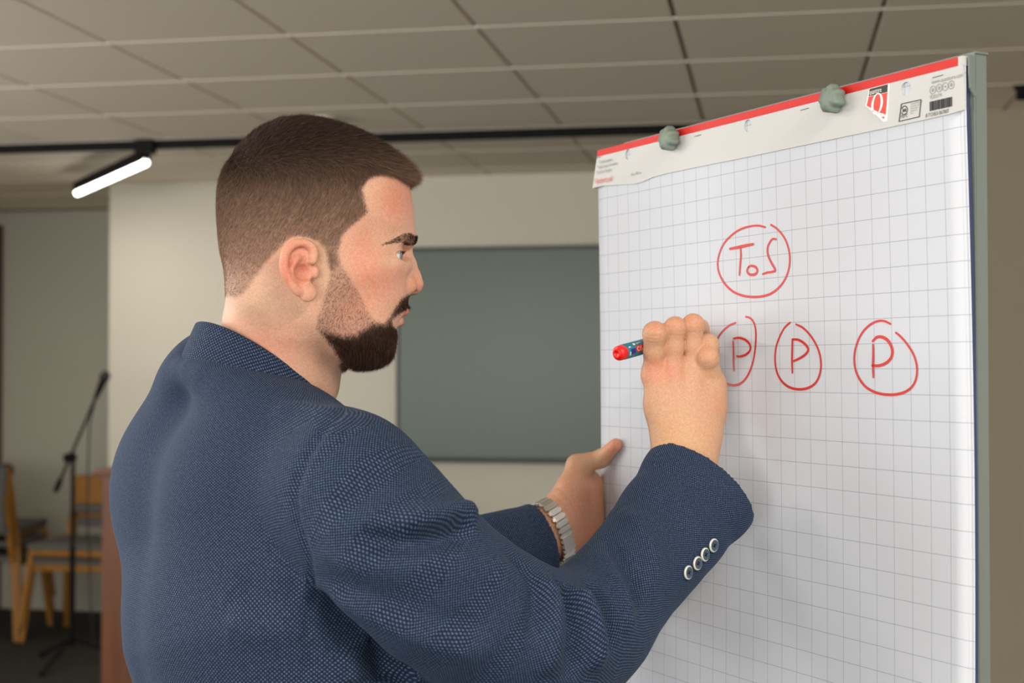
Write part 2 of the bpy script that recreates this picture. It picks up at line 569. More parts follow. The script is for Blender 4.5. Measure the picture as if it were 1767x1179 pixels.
MB().lathe(c, (0, -1, 0), [(0, -0.01), (0.045, -0.01), (0.045, 0.012), (0.036, 0.018), (0.018, 0.018)], 24).build('rosette', M['blackplastic'], dh)
MB().lathe(c, (0, -1, 0), [(0.02, 0.012), (0.02, 0.03), (0, 0.032)], 16).build('cylinder', M['steel'], dh)
# window frames in the openings behind and beside the camera
wn = 0
for cy, w in LW:
    wn += 1
    wf = MB()
    for z in (WZ0 + 0.03, WZ1 - 0.03):
        wf.box((XL - 0.06, cy, z), (0.06, w, 0.06))
    for yy in (cy - w / 2 + 0.03, cy, cy + w / 2 - 0.03):
        wf.box((XL - 0.06, yy, (WZ0 + WZ1) / 2), (0.06, 0.06, WZ1 - WZ0))
    struct('window_%d' % wn, wf, M['white_paint'])
for cx, w in RW:
    wn += 1
    wf = MB()
    for z in (WZ0 + 0.03, WZ1 - 0.03):
        wf.box((cx, YR - 0.06, z), (w, 0.06, 0.06))
    for xx in (cx - w / 2 + 0.03, cx, cx + w / 2 - 0.03):
        wf.box((xx, YR - 0.06, (WZ0 + WZ1) / 2), (0.06, 0.06, WZ1 - WZ0))
    struct('window_%d' % wn, wf, M['white_paint'])

# ================================================================== implicit-surface toolkit
def smin(a, b, k):
    h = np.clip(0.5 + 0.5 * (b - a) / k, 0, 1)
    return b + (a - b) * h - k * h * (1 - h)


def smax(a, b, k):
    return -smin(-a, -b, k)


def nrm(v):
    v = np.asarray(v, float)
    return v / np.linalg.norm(v)


def rcone(p, a, b, ra, rb):
    a = np.asarray(a, float); b = np.asarray(b, float)
    ba = b - a
    t = np.clip((p - a) @ ba / (ba @ ba), 0, 1)
    d = p - a - t[:, None] * ba
    return np.sqrt((d * d).sum(1)) - (ra + (rb - ra) * t)


def chain(p, pts, rs, k=0.0):
    f = None
    for i in range(len(pts) - 1):
        g = rcone(p, pts[i], pts[i + 1], rs[i], rs[i + 1])
        f = g if f is None else (smin(f, g, k) if k > 0 else np.minimum(f, g))
    return f


def ell(p, c, r, ax=None):
    q = p - np.asarray(c, float)
    if ax is not None:
        q = q @ np.asarray(ax, float).T
    r = np.asarray(r, float)
    k0 = np.sqrt(((q / r) ** 2).sum(1))
    k1 = np.sqrt(((q / (r * r)) ** 2).sum(1)) + 1e-9
    return k0 * (k0 - 1) / k1


def etube(p, pts, A, B, U, k=0.0, want=False, pad=0.08):
    """elliptical tube: radius A along U, B across; also gives path length and angle"""
    pts = np.asarray(pts, float)
    N = len(p)
    f = np.full(N, 1e3)
    s = np.zeros(N); th = np.zeros(N)
    L0 = 0.0
    fb = np.full(N, 1e3)
    for i in range(len(pts) - 1):
        a, b = pts[i], pts[i + 1]
        ba = b - a
        L = np.linalg.norm(ba)
        w = ba / L
        R = max(A[i], A[i + 1], B[i], B[i + 1]) + pad
        lo = np.minimum(a, b) - R; hi = np.maximum(a, b) + R
        m = np.flatnonzero(((p > lo) & (p < hi)).all(1))
        if len(m):
            u = np.asarray(U[i] if np.ndim(U) == 2 else U, float)
            u = nrm(u - w * (u @ w)); v = np.cross(w, u)
            d0 = p[m] - a
            dw0 = d0 @ w
            t = np.clip(dw0 / L, 0, 1)
            ra = A[i] + (A[i + 1] - A[i]) * t
            rb = B[i] + (B[i + 1] - B[i]) * t
            du = d0 @ u; dv_ = d0 @ v; dw = dw0 - t * L
            m_ = np.minimum(ra, rb)
            qa, qb, qc = du / ra, dv_ / rb, dw / m_
            k0 = np.sqrt(qa * qa + qb * qb + qc * qc)
            k1 = np.sqrt((qa / ra) ** 2 + (qb / rb) ** 2 + (qc / m_) ** 2) + 1e-9
            g = np.where(k0 < 0.2, (k0 - 1) * m_, k0 * (k0 - 1) / k1)
            if want:
                bt = g < fb[m]
                mm = m[bt]
                fb[mm] = g[bt]
                s[mm] = L0 + dw0[bt]
                th[mm] = np.arctan2(dv_[bt], du[bt])
            f[m] = smin(f[m], g, k) if k > 0 else np.minimum(f[m], g)
        L0 += L
    return (f, s, th) if want else f


def spline(pts, n):
    """Catmull-Rom through rows of pts (any width), n samples"""
    pts = np.asarray(pts, float)
    m_ = len(pts)
    ts = np.linspace(0, m_ - 1, n)
    i = np.minimum(ts.astype(int), m_ - 2)
    t = (ts - i)[:, None]
    g = lambda j: pts[np.clip(j, 0, m_ - 1)]
    p0, p1, p2, p3 = g(i - 1), g(i), g(i + 1), g(i + 2)
    return 0.5 * (2 * p1 + (p2 - p0) * t + (2 * p0 - 5 * p1 + 4 * p2 - p3) * t ** 2 + (3 * p1 - p0 - 3 * p2 + p3) * t ** 3)


def mesh_sdf(f, lo, hi, h, B=6):
    lo = np.asarray(lo, float); hi = np.asarray(hi, float)
    nb = np.ceil((hi - lo) / (h * B)).astype(int)
    # coarse pass
    cs = [lo[i] + np.arange(nb[i] + 1) * h * B for i in range(3)]
    G = np.stack(np.meshgrid(*cs, indexing='ij'), -1).reshape(-1, 3)
    fc = f(G).reshape(nb + 1)
    ac = np.full(nb, 1e9)
    sg = np.zeros(nb)
    for dx in (0, 1):
        for dy in (0, 1):
            for dz in (0, 1):
                c_ = fc[dx:dx + nb[0], dy:dy + nb[1], dz:dz + nb[2]]
                ac = np.minimum(ac, np.abs(c_))
                sg += np.sign(c_)
    act = (ac < h * B * 1.25) | (np.abs(sg) < 8)
    n = nb * B + 1
    big = lambda a: np.repeat(np.repeat(np.repeat(a, B, 0), B, 1), B, 2)
    V = np.full(n, 1.0, np.float32)
    V[:-1, :-1, :-1] = np.where(big(sg) < 0, -1.0, 1.0)
    msk = np.zeros(n, bool)
    ab = big(act)
    for dx in (0, 1):
        for dy in (0, 1):
            for dz in (0, 1):
                msk[dx:dx + n[0] - 1, dy:dy + n[1] - 1, dz:dz + n[2] - 1] |= ab
    idx = np.argwhere(msk)
    vals = np.empty(len(idx), np.float32)
    for s in range(0, len(idx), 400000):
        vals[s:s + 400000] = f(lo + idx[s:s + 400000] * h)
    V[msk] = vals
    S = V < 0
    # cells that hold surface
    cnt = np.zeros(n - 1, np.int8)
    for dx in (0, 1):
        for dy in (0, 1):
            for dz in (0, 1):
                cnt += S[dx:dx + n[0] - 1, dy:dy + n[1] - 1, dz:dz + n[2] - 1]
    cell = (cnt > 0) & (cnt < 8)
    ci = np.argwhere(cell)
    vid = np.full(n - 1, -1, np.int32)
    vid[cell] = np.arange(len(ci))
    acc = np.zeros((len(ci), 3)); num = np.zeros(len(ci))
    corners = [(0, 0, 0), (1, 0, 0), (0, 1, 0), (1, 1, 0), (0, 0, 1), (1, 0, 1), (0, 1, 1), (1, 1, 1)]
    cv = [V[ci[:, 0] + c_[0], ci[:, 1] + c_[1], ci[:, 2] + c_[2]] for c_ in corners]
    for a in range(8):
        for b in range(a + 1, 8):
            d = np.array(corners[b]) - np.array(corners[a])
            if np.abs(d).sum() != 1: continue
            va, vb = cv[a], cv[b]
            cr = (va < 0) != (vb < 0)
            t = np.where(cr, va / np.where(cr, va - vb, 1), 0)
            pt = np.array(corners[a]) + t[:, None] * d
            acc += np.where(cr[:, None], pt, 0); num += cr
    verts = lo + (ci + acc / num[:, None]) * h
    quads = []
    for ax in range(3):
        o1, o2 = (ax + 1) % 3, (ax + 2) % 3
        sl0 = [slice(None)] * 3; sl1 = [slice(None)] * 3
        sl0[ax] = slice(0, n[ax] - 1); sl1[ax] = slice(1, n[ax])
        e = S[tuple(sl0)] != S[tuple(sl1)]
        ei = np.argwhere(e)
        ok = (ei[:, o1] > 0) & (ei[:, o2] > 0) & (ei[:, o1] < n[o1] - 1) & (ei[:, o2] < n[o2] - 1)
        ei = ei[ok]
        def cellid(d1, d2):
            c_ = ei.copy(); c_[:, o1] -= d1; c_[:, o2] -= d2
            return vid[c_[:, 0], c_[:, 1], c_[:, 2]]
        q = np.stack([cellid(1, 1), cellid(0, 1), cellid(0, 0), cellid(1, 0)], 1)
        inside_first = S[ei[:, 0], ei[:, 1], ei[:, 2]]
        q[~inside_first] = q[~inside_first][:, ::-1]
        quads.append(q)
    return verts, np.concatenate(quads)


def grad(f, p, e=0.0006):
    g = np.stack([f(p + d) - f(p - d) for d in np.eye(3) * e], 1)
    return g / (np.linalg.norm(g, axis=1, keepdims=True) + 1e-12)


def trace(f, px, py, y0=0.9, y1=2.4):
    r = ray(px, py); r = r / r[1]
    ys_ = np.arange(y0, y1, 0.002)
    pp = r[None] * ys_[:, None] + [0, 0, EYE]
    v = f(pp)
    i = int(np.argmax(v < 0))
    if not (v < 0).any():
        i = int(np.argmin(v))
        return pp[i]
    a, b = v[i - 1], v[i]
    return pp[i - 1] + (pp[i] - pp[i - 1]) * a / (a - b)


def gauss(x, s):
    return np.exp(-(x / s) ** 2)


def sstep(a, b, x):
    t = np.clip((x - a) / (b - a), 0, 1)
    return t * t * (3 - 2 * t)


# ================================================================== the man: head
HY = math.radians(13.0)                       # the face is turned this far away from the picture plane
HF = np.array([math.cos(HY), math.sin(HY), 0.0])
HL = np.array([-math.sin(HY), math.cos(HY), 0.0])
HO = P(560, 430, 1.46)
Zv = np.array([0, 0, 1.0])


def sag(px, py, lat=0.0):
    """head coordinates (x forward, y left, z up) on the plane 'lat' to his right"""
    r = ray(px, py)
    o = np.array([0, 0, EYE])
    pl = HO - HL * lat
    t = ((pl - o) @ HL) / (r @ HL)
    q = o + r * t - HO
    return np.array([q @ HF, -lat, q[2]])


def HP(x):
    """head coordinates -> camera-heading frame"""
    x = np.asarray(x, float)
    return HO + x[..., 0:1] * HF + x[..., 1:2] * HL + x[..., 2:3] * Zv


prof_px = [(480, 214), (516, 210), (552, 213), (604, 228), (649, 251), (683, 281), (701, 310), (707, 333), (711, 355),
           (714, 380), (714, 400), (710, 416), (704, 428), (702, 440), (702, 460), (702, 480), (702, 503), (701, 520),
           (697, 536), (690, 552), (684, 566), (682, 582), (679, 600), (670, 617), (652, 627), (628, 631), (600, 627),
           (575, 616), (545, 602), (500, 590), (450, 570), (415, 545), (396, 510), (390, 480), (385, 455), (380, 430), (377, 391),
           (377, 346), (383, 311), (398, 280), (420, 253), (447, 230)]
_pp = np.array([sag(*q)[[0, 2]] for q in prof_px])
_pp = spline(np.vstack([_pp, _pp[:1]]), 260)[:-1]
# distance field of the profile on a grid
_gx = np.arange(-0.18, 0.18, 0.0008); _gz = np.arange(-0.20, 0.20, 0.0008)
_GX, _GZ = np.meshgrid(_gx, _gz, indexing='ij')
_d = np.full(_GX.shape, 1e9); _in = np.zeros(_GX.shape, bool)
for i in range(len(_pp)):
    a = _pp[i]; b = _pp[(i + 1) % len(_pp)]
    e = b - a
    t = np.clip(((_GX - a[0]) * e[0] + (_GZ - a[1]) * e[1]) / (e @ e + 1e-15), 0, 1)
    _d = np.minimum(_d, np.hypot(_GX - a[0] - t * e[0], _GZ - a[1] - t * e[1]))
    c1 = (a[1] > _GZ) != (b[1] > _GZ)
    if abs(e[1]) > 1e-12:
        _in ^= c1 & (_GX < a[0] + (_GZ - a[1]) * e[0] / e[1])
_SD = np.where(_in, -_d, _d)


def bil(T, x, z):
    fx = np.clip((x - _gx[0]) / 0.0008, 0, len(_gx) - 1.001)
    fz = np.clip((z - _gz[0]) / 0.0008, 0, len(_gz) - 1.001)
    i = fx.astype(int); j = fz.astype(int); u = fx - i; v = fz - j
    return (T[i, j] * (1 - u) * (1 - v) + T[i + 1, j] * u * (1 - v) + T[i, j + 1] * (1 - u) * v + T[i + 1, j + 1] * u * v)


def zpx(py):
    return sag(560, py)[2]


_wz = np.array([zpx(v) for v in (660, 640, 600, 560, 520, 480, 440, 400, 350, 300, 250, 200)])
_wv = np.array([.044, .047, .052, .057, .061, .066, .0705, .0745, .0765, .0755, .073, .070])
_rv = np.array([.040, .040, .042, .047, .056, .066, .074, .080, .082, .082, .082, .082])
NOSE = [(sag(700.5, 430), .0055), (sag(707, 457), .0068), (sag(712, 478), .0082), (sag(714.5, 489.5), .0098)]
ALA = sag(700, 494, .0132)
EYEC = sag(673.5, 441.5, .0315)
EYER = 0.0122
ear_o = [(539, 452), (541, 438), (538, 428), (529, 421.5), (519, 420), (508, 422), (499, 428), (492, 438), (489, 450), (489, 462), (493, 475),
         (499, 486), (506, 496), (514, 505)]
ear_h = [(514, 447), (508, 456), (505, 466), (506, 475), (512, 482), (521, 485), (529, 487)]
ELAT = 0.0790


def ear_pt(px, py, out=0.0):
    q = sag(px, py, ELAT)
    # the ear stands away from the head towards the back
    back = (sag(545, 450, ELAT)[0] - q[0])
    q[1] -= 0.22 * back + out
    return q


EAR_O = spline([ear_pt(*q, 0.002) for q in ear_o], 30)
EAR_H = spline([ear_pt(*q, 0.0005) for q in ear_h], 14)
EAR_C = ear_pt(523, 470, 0.003)
EAR_M = ear_pt(517, 461, -0.003)
EAR_L = ear_pt(530, 505, 0.0)
TRAG = ear_pt(544, 470, -0.0035)
eax = np.array([nrm([1, 0.22, 0.0]), nrm([0.22, -1, 0]), [0, 0, 1.0]])


FACE_C = sag(680, 485, .03)


def face_bits(f, s):
    # brow ridge
    f = smin(f, chain(s, [sag(705, 413, .006), sag(702, 411, .022), sag(686, 414, .040)], [.0065, .0068, .0050]), 0.010)
    # eye socket hollow, then the lids over the eyeball
    f = smax(f, -ell(s, sag(700, 439, .029), (.0085, .016, .0090)), 0.009)
    f = smin(f, chain(s, [sag(676, 455, .040), sag(690, 459, .028), sag(699, 458, .017)], [.007, .007, .006]), 0.010)
    lid = np.linalg.norm(s - EYEC, axis=1) - (EYER + 0.0016)
    f = smin(f, lid, 0.005)
    # upper-lid fold
    f = smax(f, -chain(s, [sag(672, 430, .044), sag(690, 426, .034), sag(700, 428, .022)], [.0008, .0010, .0008]), 0.003)
    # almond opening
    f = smax(f, -ell(s, EYEC + np.array([.0105, -.003, -.0004]), (.012, .0145, .0050), np.array([nrm([1, -0.35, 0]), nrm([0.35, 1, 0]), [0, 0, 1.]])), 0.0012)
    # nose
    n = chain(s, [q_ for q_, r in NOSE], [r for q_, r in NOSE], 0.004)
    n = smin(n, chain(s, [sag(704, 452, .006), sag(703, 478, .0095), ALA], [.0048, .0066, .0078]), 0.007)
    n = smin(n, np.linalg.norm((s - ALA) * [0.8, 1, 1.05], axis=1) - .0090, 0.004)
    n = smin(n, chain(s, [sag(716, 499.5), sag(702, 501)], [.0048, .0055]), 0.004)
    f = smin(f, n, 0.0065)
    f = f + 0.0013 * gauss(np.linalg.norm((s - sag(686, 493, .021)) * [1.1, 0.6, 0.55], axis=1), 0.0045)
    f = smax(f, -ell(s, sag(713, 506.5, .0062), (.0055, .0030, .0032)), 0.002)
    # lips
    up = chain(s, [sag(698.5, 534.5), sag(696, 537, .010), sag(683, 544, .023)], [.0050, .0050, .0022], 0.003)
    lo_ = chain(s, [sag(685.5, 556.5), sag(683, 555.5, .010), sag(678, 549, .022)], [.0072, .0066, .0024], 0.003)
    f = smin(f, up, 0.004)
    f = smin(f, lo_, 0.004)
    f = smax(f, -chain(s, [sag(700, 544.5), sag(697, 545.5, .010), sag(682, 547, .024)], [.0010, .0010, .0006]), 0.0022)
    f = smax(f, -chain(s, [sag(692, 571), sag(688, 571, .012)], [.0035, .002]), 0.006)
    return f


def ear_bits(f, s):
    # ear
    e = etube(s, EAR_O, np.full(30, .0030), np.full(30, .0040), np.array([0, 1.0, 0]), 0.002)
    e = smin(e, ell(s, EAR_M, (.0135, .0045, .0215), eax), 0.003)
    e = smin(e, chain(s, EAR_H, np.linspace(.0030, .0034, 14)), 0.0030)
    e = smin(e, ell(s, EAR_L, (.0095, .0040, .0095), eax), 0.004)
    e = smax(e, -ell(s, EAR_C + np.array([0, -.001, 0]), (.0090, .0084, .0092), eax), 0.0025)
    e = smax(e, -ell(s, ear_pt(523, 452, 0.005), (.0062, .0045, .0035), np.array([nrm([1, .22, .7]), nrm([.22, -1, 0]), nrm([-.7, 0, 1.])])), 0.0025)
    e = smax(e, -ell(s, ear_pt(521, 434, 0.005), (.0055, .0042, .0040), eax), 0.002)
    e = smin(e, ell(s, TRAG, (.0040, .0042, .0062), eax), 0.004)
    f = smin(f, e, 0.0045)
    return f


def head_local(q):
    """signed distance of head in head coordinates; right half mirrored"""
    x, z = q[:, 0], q[:, 2]
    ya = np.abs(q[:, 1])
    s = np.stack([x, -ya, z], 1)
    d = bil(_SD, x, z)
    Wm = np.interp(z, _wz, _wv); rho = np.interp(z, _wz, _rv)
    xr = x
    # skull widest behind the ears; face narrower towards the front; jaw ends at its angle
    Wm = Wm * (1 - 0.06 * sstep(0.02, 0.09, xr) * sstep(-0.12, 0.03, -np.abs(z)))
    Wm = Wm * (1 - 0.10 * sstep(0.0, -0.07, xr) * sstep(0.0, -0.04, z))
    a = np.maximum(d + rho, 0)
    k0 = ((a / rho) ** 2.15 + (ya / Wm) ** 2.15) ** (1 / 2.15)
    f = (k0 - 1) * np.minimum(rho, Wm) * 0.95
    f = np.where(k0 < 0.3, -0.045, f)
    # temple hollow, cheek bone, cheek hollow
    f = f + 0.0030 * gauss(np.linalg.norm(s - sag(640, 405, .064), axis=1), 0.020)
    f = f - 0.0035 * gauss(np.linalg.norm((s - sag(645, 468, .058)) * [0.8, 1, 1.4], axis=1), 0.020)
    f = f + 0.0025 * gauss(np.linalg.norm(s - sag(632, 520, .057), axis=1), 0.022)
    f = f - 0.0022 * gauss(np.linalg.norm((s - sag(600, 585, .055)) * [0.6, 1, 1.6], axis=1), 0.020)
    f = near(f, s, FACE_C, 0.085, face_bits)
    f = near(f, s, EAR_C, 0.055, ear_bits)
    return f


def near(f, s, c, R, fn):
    """apply fn(f, s) only to the points within R of c"""
    m_ = ((s - c) ** 2).sum(1) < R * R
    if m_.any():
        f = f.copy()
        f[m_] = fn(f[m_], s[m_])
    return f


def to_head(p):
    q = p - HO
    return np.stack([q @ HF, q @ HL, q[:, 2]], 1)


NK = [P(492, 500, 1.475), P(486, 570, 1.485), P(478, 650, 1.492), P(462, 720, 1.50)]


def body_top(p):
    f = head_local(to_head(p))
    nk = etube(p, NK, np.array([.056, .0570, .056, .056]), np.array([.054, .0545, .050, .052]), HF, 0.02)
    # larynx and neck muscle
    nk = smin(nk, chain(p, [P(556, 628, 1.487), P(552, 668, 1.49)], [.017, .016]), 0.02)
    nk = smin(nk, chain(p, [P(520, 500, 1.425), P(510, 572, 1.434), P(514, 640, 1.462)], [.014, .013, .009]), 0.025)
    return smin(f, nk, 0.016)


def inv_px(p):
    """direction in which the camera sees points (camera-heading frame) -> photo pixels"""
    q = p - np.array([0, 0, EYE])
    fw = q[:, 1] * math.cos(PITCH) + q[:, 2] * math.sin(PITCH)
    up = -q[:, 1] * math.sin(PITCH) + q[:, 2] * math.cos(PITCH)
    return 883.5 + q[:, 0] / fw * FPX, 589.5 - up / fw * FPX


def poly_sd(px, py, poly):
    """signed distance to polygon, negative inside"""
    poly = np.asarray(poly, float)
    d = np.full(px.shape, 1e9); ins = np.zeros(px.shape, bool)
    for i in range(len(poly)):
        a = poly[i]; b = poly[(i + 1) % len(poly)]
        e = b - a
        t = np.clip(((px - a[0]) * e[0] + (py - a[1]) * e[1]) / (e @ e + 1e-12), 0, 1)
        d = np.minimum(d, np.hypot(px - a[0] - t * e[0], py - a[1] - t * e[1]))
        if abs(e[1]) > 1e-9:
            ins ^= ((a[1] > py) != (b[1] > py)) & (px < a[0] + (py - a[1]) * e[0] / e[1])
    return np.where(ins, -d, d)


# hair and beard outlines, laid out on the right side of the head and mirrored to the left
HAIR = [(640, 150), (760, 290), (707, 322), (693, 314), (676, 305), (658, 301), (643, 304), (634, 313), (628, 326), (632, 346),
        (637, 364), (628, 375), (613, 387), (600, 399), (592, 411), (588, 430), (585, 452), (580, 470), (566, 470), (563, 447), (559, 430), (548, 418), (530, 411),
        (514, 409), (499, 414), (486, 428), (472, 443), (459, 457), (441, 483), (430, 500), (421, 510), (406, 517), (388, 513),
        (330, 500), (330, 150)]
BEARD = [(564, 440), (586, 440), (590, 452), (599, 468), (608, 482), (614, 493), (624, 512), (633, 530), (641, 543), (648, 551),
         (657, 556), (665, 555), (672, 546), (682, 528), (692, 513), (702, 507), (725, 507), (725, 529), (706, 530), (697, 534), (689, 539),
         (682, 546), (677, 552), (677, 559), (682, 565), (690, 568), (720, 569), (720, 650), (612, 648), (594, 628), (580, 612),
         (570, 598), (556, 579), (546, 566), (546, 550), (556, 520), (564, 495), (569, 470), (565, 450)]
DENSE = [(546, 563), (556, 568), (575, 574), (595, 578), (612, 576), (625, 566), (640, 556), (652, 556), (665, 556), (672, 546), (682, 528), (692, 513), (702, 508),
         (725, 508), (725, 650), (612, 648), (594, 628), (580, 612), (570, 598), (556, 579)]


BROW = [(722, 412), (710, 405), (698, 403), (687, 408), (675, 415), (660, 422), (661, 424), (676, 420), (685, 419), (695, 419), (703, 424), (712, 424), (722, 417)]


def mirrored_px(p):
    q = to_head(p)
    q[:, 1] = -np.abs(q[:, 1])
    return inv_px(HP(q))


def hair_masks(p):
    px, py = mirrored_px(p)
    zz = to_head(p)[:, 2]
    sd_h = poly_sd(px, py, HAIR)
    sd_b = poly_sd(px, py, BEARD)
    sd_d = poly_sd(px, py, DENSE)
    return px, py, sd_h, sd_b, sd_d


SKIN = np.array(s2l((222, 174, 148)))
RED = np.array(s2l((220, 132, 108)))
PALE = np.array(s2l((232, 192, 162)))
LIP = np.array(s2l((208, 112, 102)))
SCALP = np.array(s2l((138, 106, 90)))
DARKSC = np.array(s2l((52, 38, 32)))


def head_colours(p):
    px, py, sh, sb, sd_ = hair_masks(p)
    c = np.tile(SKIN, (len(p), 1))

    def mixin(w, t):
        nonlocal c
        w = np.clip(w, 0, 1)[:, None]
        c = c * (1 - w) + t * w
    g = lambda x, y, sx, sy: np.exp(-((px - x) / sx) ** 2 - ((py - y) / sy) ** 2)
    q = to_head(p)
    mixin(0.65 * g(685, 345, 36, 45), RED)
    mixin(0.50 * g(625, 430, 30, 45), RED)
    mixin(0.55 * g(655, 480, 45, 40), RED)
    mixin(0.55 * g(720, 490, 22, 22), RED)
    mixin(0.45 * g(610, 540, 40, 40), RED)
    mixin(0.55 * g(690, 418, 40, 8) * 0.3, PALE)
    mixin(0.5 * g(675, 452, 22, 9), PALE)
    mixin(0.6 * g(560, 470, 16, 50), PALE)
    mixin(0.5 * g(450, 520, 60, 40), PALE)
    mixin(0.45 * g(450, 600, 70, 40), RED)
    # ear rim and concha
    out = np.abs(q[:, 1]) > 0.0765
    mixin(0.75 * np.exp(-((px - 515) / 34) ** 2 - ((py - 465) / 55) ** 2) * out, RED)
    mixin(0.8 * np.exp(-((px - 492) / 10) ** 2 - ((py - 470) / 30) ** 2) * out, RED)
    mixin(0.5 * np.exp(-((px - 512) / 25) ** 2 - ((py - 424) / 10) ** 2) * out, RED)
    mixin(0.6 * np.exp(-((px - 522) / 14) ** 2 - ((py - 465) / 18) ** 2) * (np.abs(q[:, 1]) > .068), np.array(s2l((196, 120, 100))))
    # lips
    m_ = sag(698.5, 534.5); l_ = sag(684.5, 557)
    s_ = np.stack([q[:, 0], -np.abs(q[:, 1]), q[:, 2]], 1)
    du = chain(s_, [m_, sag(696, 538, .010), sag(682, 546, .023)], [.0052, .0050, .0018])
    dl = chain(s_, [l_, sag(682, 556, .010), sag(677, 550, .022)], [.0066, .0060, .0018])
    mixin(sstep(0.0026, 0.0008, np.minimum(du, dl)) * 0.95, LIP)
    # hair root shade on scalp and stubble
    hm = sstep(3, -10, sh) * (np.abs(q[:, 1]) < 0.0795)
    fade = sstep(500, 330, py) * 0.75 + 0.25
    mixin(hm * (0.42 + 0.35 * fade), SCALP)
    top = sstep(330, 285, py + 0.10 * (px - 560)) * sstep(4, -8, sh)
    mixin(top * 0.9, DARKSC)
    bm_ = sstep(4, -8, sb)
    mixin(bm_ * 0.34, SCALP)
    mixin(sstep(3, -14, sd_) * bm_ * 0.85, DARKSC)
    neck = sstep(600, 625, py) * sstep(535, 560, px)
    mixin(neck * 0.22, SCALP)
    return c


head_h = 0.00125
hv, hq = mesh_sdf(body_top, (-.345, 1.345, 1.505), (-.06, 1.60, 1.84), head_h)
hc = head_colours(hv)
# the neck's cut lower face lies inside the jacket


# ================================================================== strands
def strands(name, roots, dirs, curve, lens, width, cols, matl, parent, base):
    """one ribbon of two segments for each strand (all in camera-heading frame)"""
    n = len(roots)
    side = np.cross(dirs, rng.normal(size=(n, 3)))
    side /= np.linalg.norm(side, axis=1, keepdims=True) + 1e-9
    w = (width * rng.uniform(0.7, 1.2, n))[:, None] * side * 0.5
    mid = roots + dirs * (lens * 0.5)[:, None]
    d2 = dirs + curve
    d2 /= np.linalg.norm(d2, axis=1, keepdims=True) + 1e-9
    tip = mid + d2 * (lens * 0.5)[:, None]
    V = np.stack([roots - w, roots + w, mid + w * 0.8, mid - w * 0.8, tip], 1).reshape(-1, 3)
    o = np.arange(n)[:, None] * 5
    q = o + np.array([[0, 1, 2, 3]]); t = o + np.array([[3, 2, 4]])
    C = np.repeat(cols, 5, 0)
    me = fast_mesh(name, W(V) - base, [q, t], col=C)
    ob = link(name, me, matl, parent)
    ob['kind'] = 'stuff'
    return ob


def face_samples(v, q, weight_fn, density):
    """random points on quads with expected number density*area*weight"""
    a, b, c_, d = v[q[:, 0]], v[q[:, 1]], v[q[:, 2]], v[q[:, 3]]
    ctr = (a + b + c_ + d) / 4
    nr = np.cross(c_ - a, d - b)
    ar = np.linalg.norm(nr, axis=1) / 2
    nr /= 2 * ar[:, None] + 1e-15
    w = weight_fn(ctr)
    lam = density * ar * w
    n = rng.poisson(lam)
    i = np.repeat(np.arange(len(q)), n)
    u = rng.random(len(i))[:, None]; t = rng.random(len(i))[:, None]
    pts = (a[i] * (1 - u) + b[i] * u) * (1 - t) + (d[i] * (1 - u) + c_[i] * u) * t
    return pts, nr[i]


def tangent(d, n):
    t = d - n * (d * n).sum(1)[:, None]
    return t / (np.linalg.norm(t, axis=1, keepdims=True) + 1e-9)


def attr_mat(name, rough, spec, sss=0.0, bump=0.0):
    m = bpy.data.materials.new(name)
    m.use_nodes = True
    nt = m.node_tree
    b = nt.nodes['Principled BSDF']
    at = nt.nodes.new('ShaderNodeVertexColor')
    at.layer_name = 'Col'
    b.inputs['Roughness'].default_value = rough
    b.inputs['Specular IOR Level'].default_value = spec
    out = at.outputs['Color']
    if sss > 0:
        b.inputs['Subsurface Weight'].default_value = sss
        b.inputs['Subsurface Radius'].default_value = (1.0, 0.35, 0.18)
        b.inputs['Subsurface Scale'].default_value = 0.004
        tc = nt.nodes.new('ShaderNodeTexCoord')
        n1 = nt.nodes.new('ShaderNodeTexNoise'); n1.inputs['Scale'].default_value = 260; n1.inputs['Detail'].default_value = 5
        nt.links.new(tc.outputs['Object'], n1.inputs['Vector'])
        mr = nt.nodes.new('ShaderNodeMapRange')
        mr.inputs[1].default_value = 0.3; mr.inputs[2].default_value = 0.7
        mr.inputs[3].default_value = 0.93; mr.inputs[4].default_value = 1.07
        nt.links.new(n1.outputs['Fac'], mr.inputs[0])
        hs = nt.nodes.new('ShaderNodeHueSaturation')
        nt.links.new(mr.outputs[0], hs.inputs['Saturation'])
        n3 = nt.nodes.new('ShaderNodeTexNoise'); n3.inputs['Scale'].default_value = 620; n3.inputs['Detail'].default_value = 4
        nt.links.new(tc.outputs['Object'], n3.inputs['Vector'])
        mv = nt.nodes.new('ShaderNodeMapRange')
        mv.inputs[1].default_value = 0.3; mv.inputs[2].default_value = 0.7
        mv.inputs[3].default_value = 0.86; mv.inputs[4].default_value = 1.08
        nt.links.new(n3.outputs['Fac'], mv.inputs[0])
        nt.links.new(mv.outputs[0], hs.inputs['Value'])
        nt.links.new(at.outputs['Color'], hs.inputs['Color'])
        out = hs.outputs['Color']
    nt.links.new(out, b.inputs['Base Color'])
    if bump > 0:
        tc = nt.nodes.new('ShaderNodeTexCoord')
        n2 = nt.nodes.new('ShaderNodeTexNoise'); n2.inputs['Scale'].default_value = 700; n2.inputs['Detail'].default_value = 3
        nt.links.new(tc.outputs['Object'], n2.inputs['Vector'])
        bp = nt.nodes.new('ShaderNodeBump'); bp.inputs['Strength'].default_value = bump; bp.inputs['Distance'].default_value = 0.0006
        nt.links.new(n2.outputs['Fac'], bp.inputs['Height'])
        nt.links.new(bp.outputs['Normal'], b.inputs['Normal'])
    return m


M['skin'] = attr_mat('skin', 0.50, 0.40, sss=0.18, bump=0.7)
M['hair'] = attr_mat('hair', 0.6, 0.16)

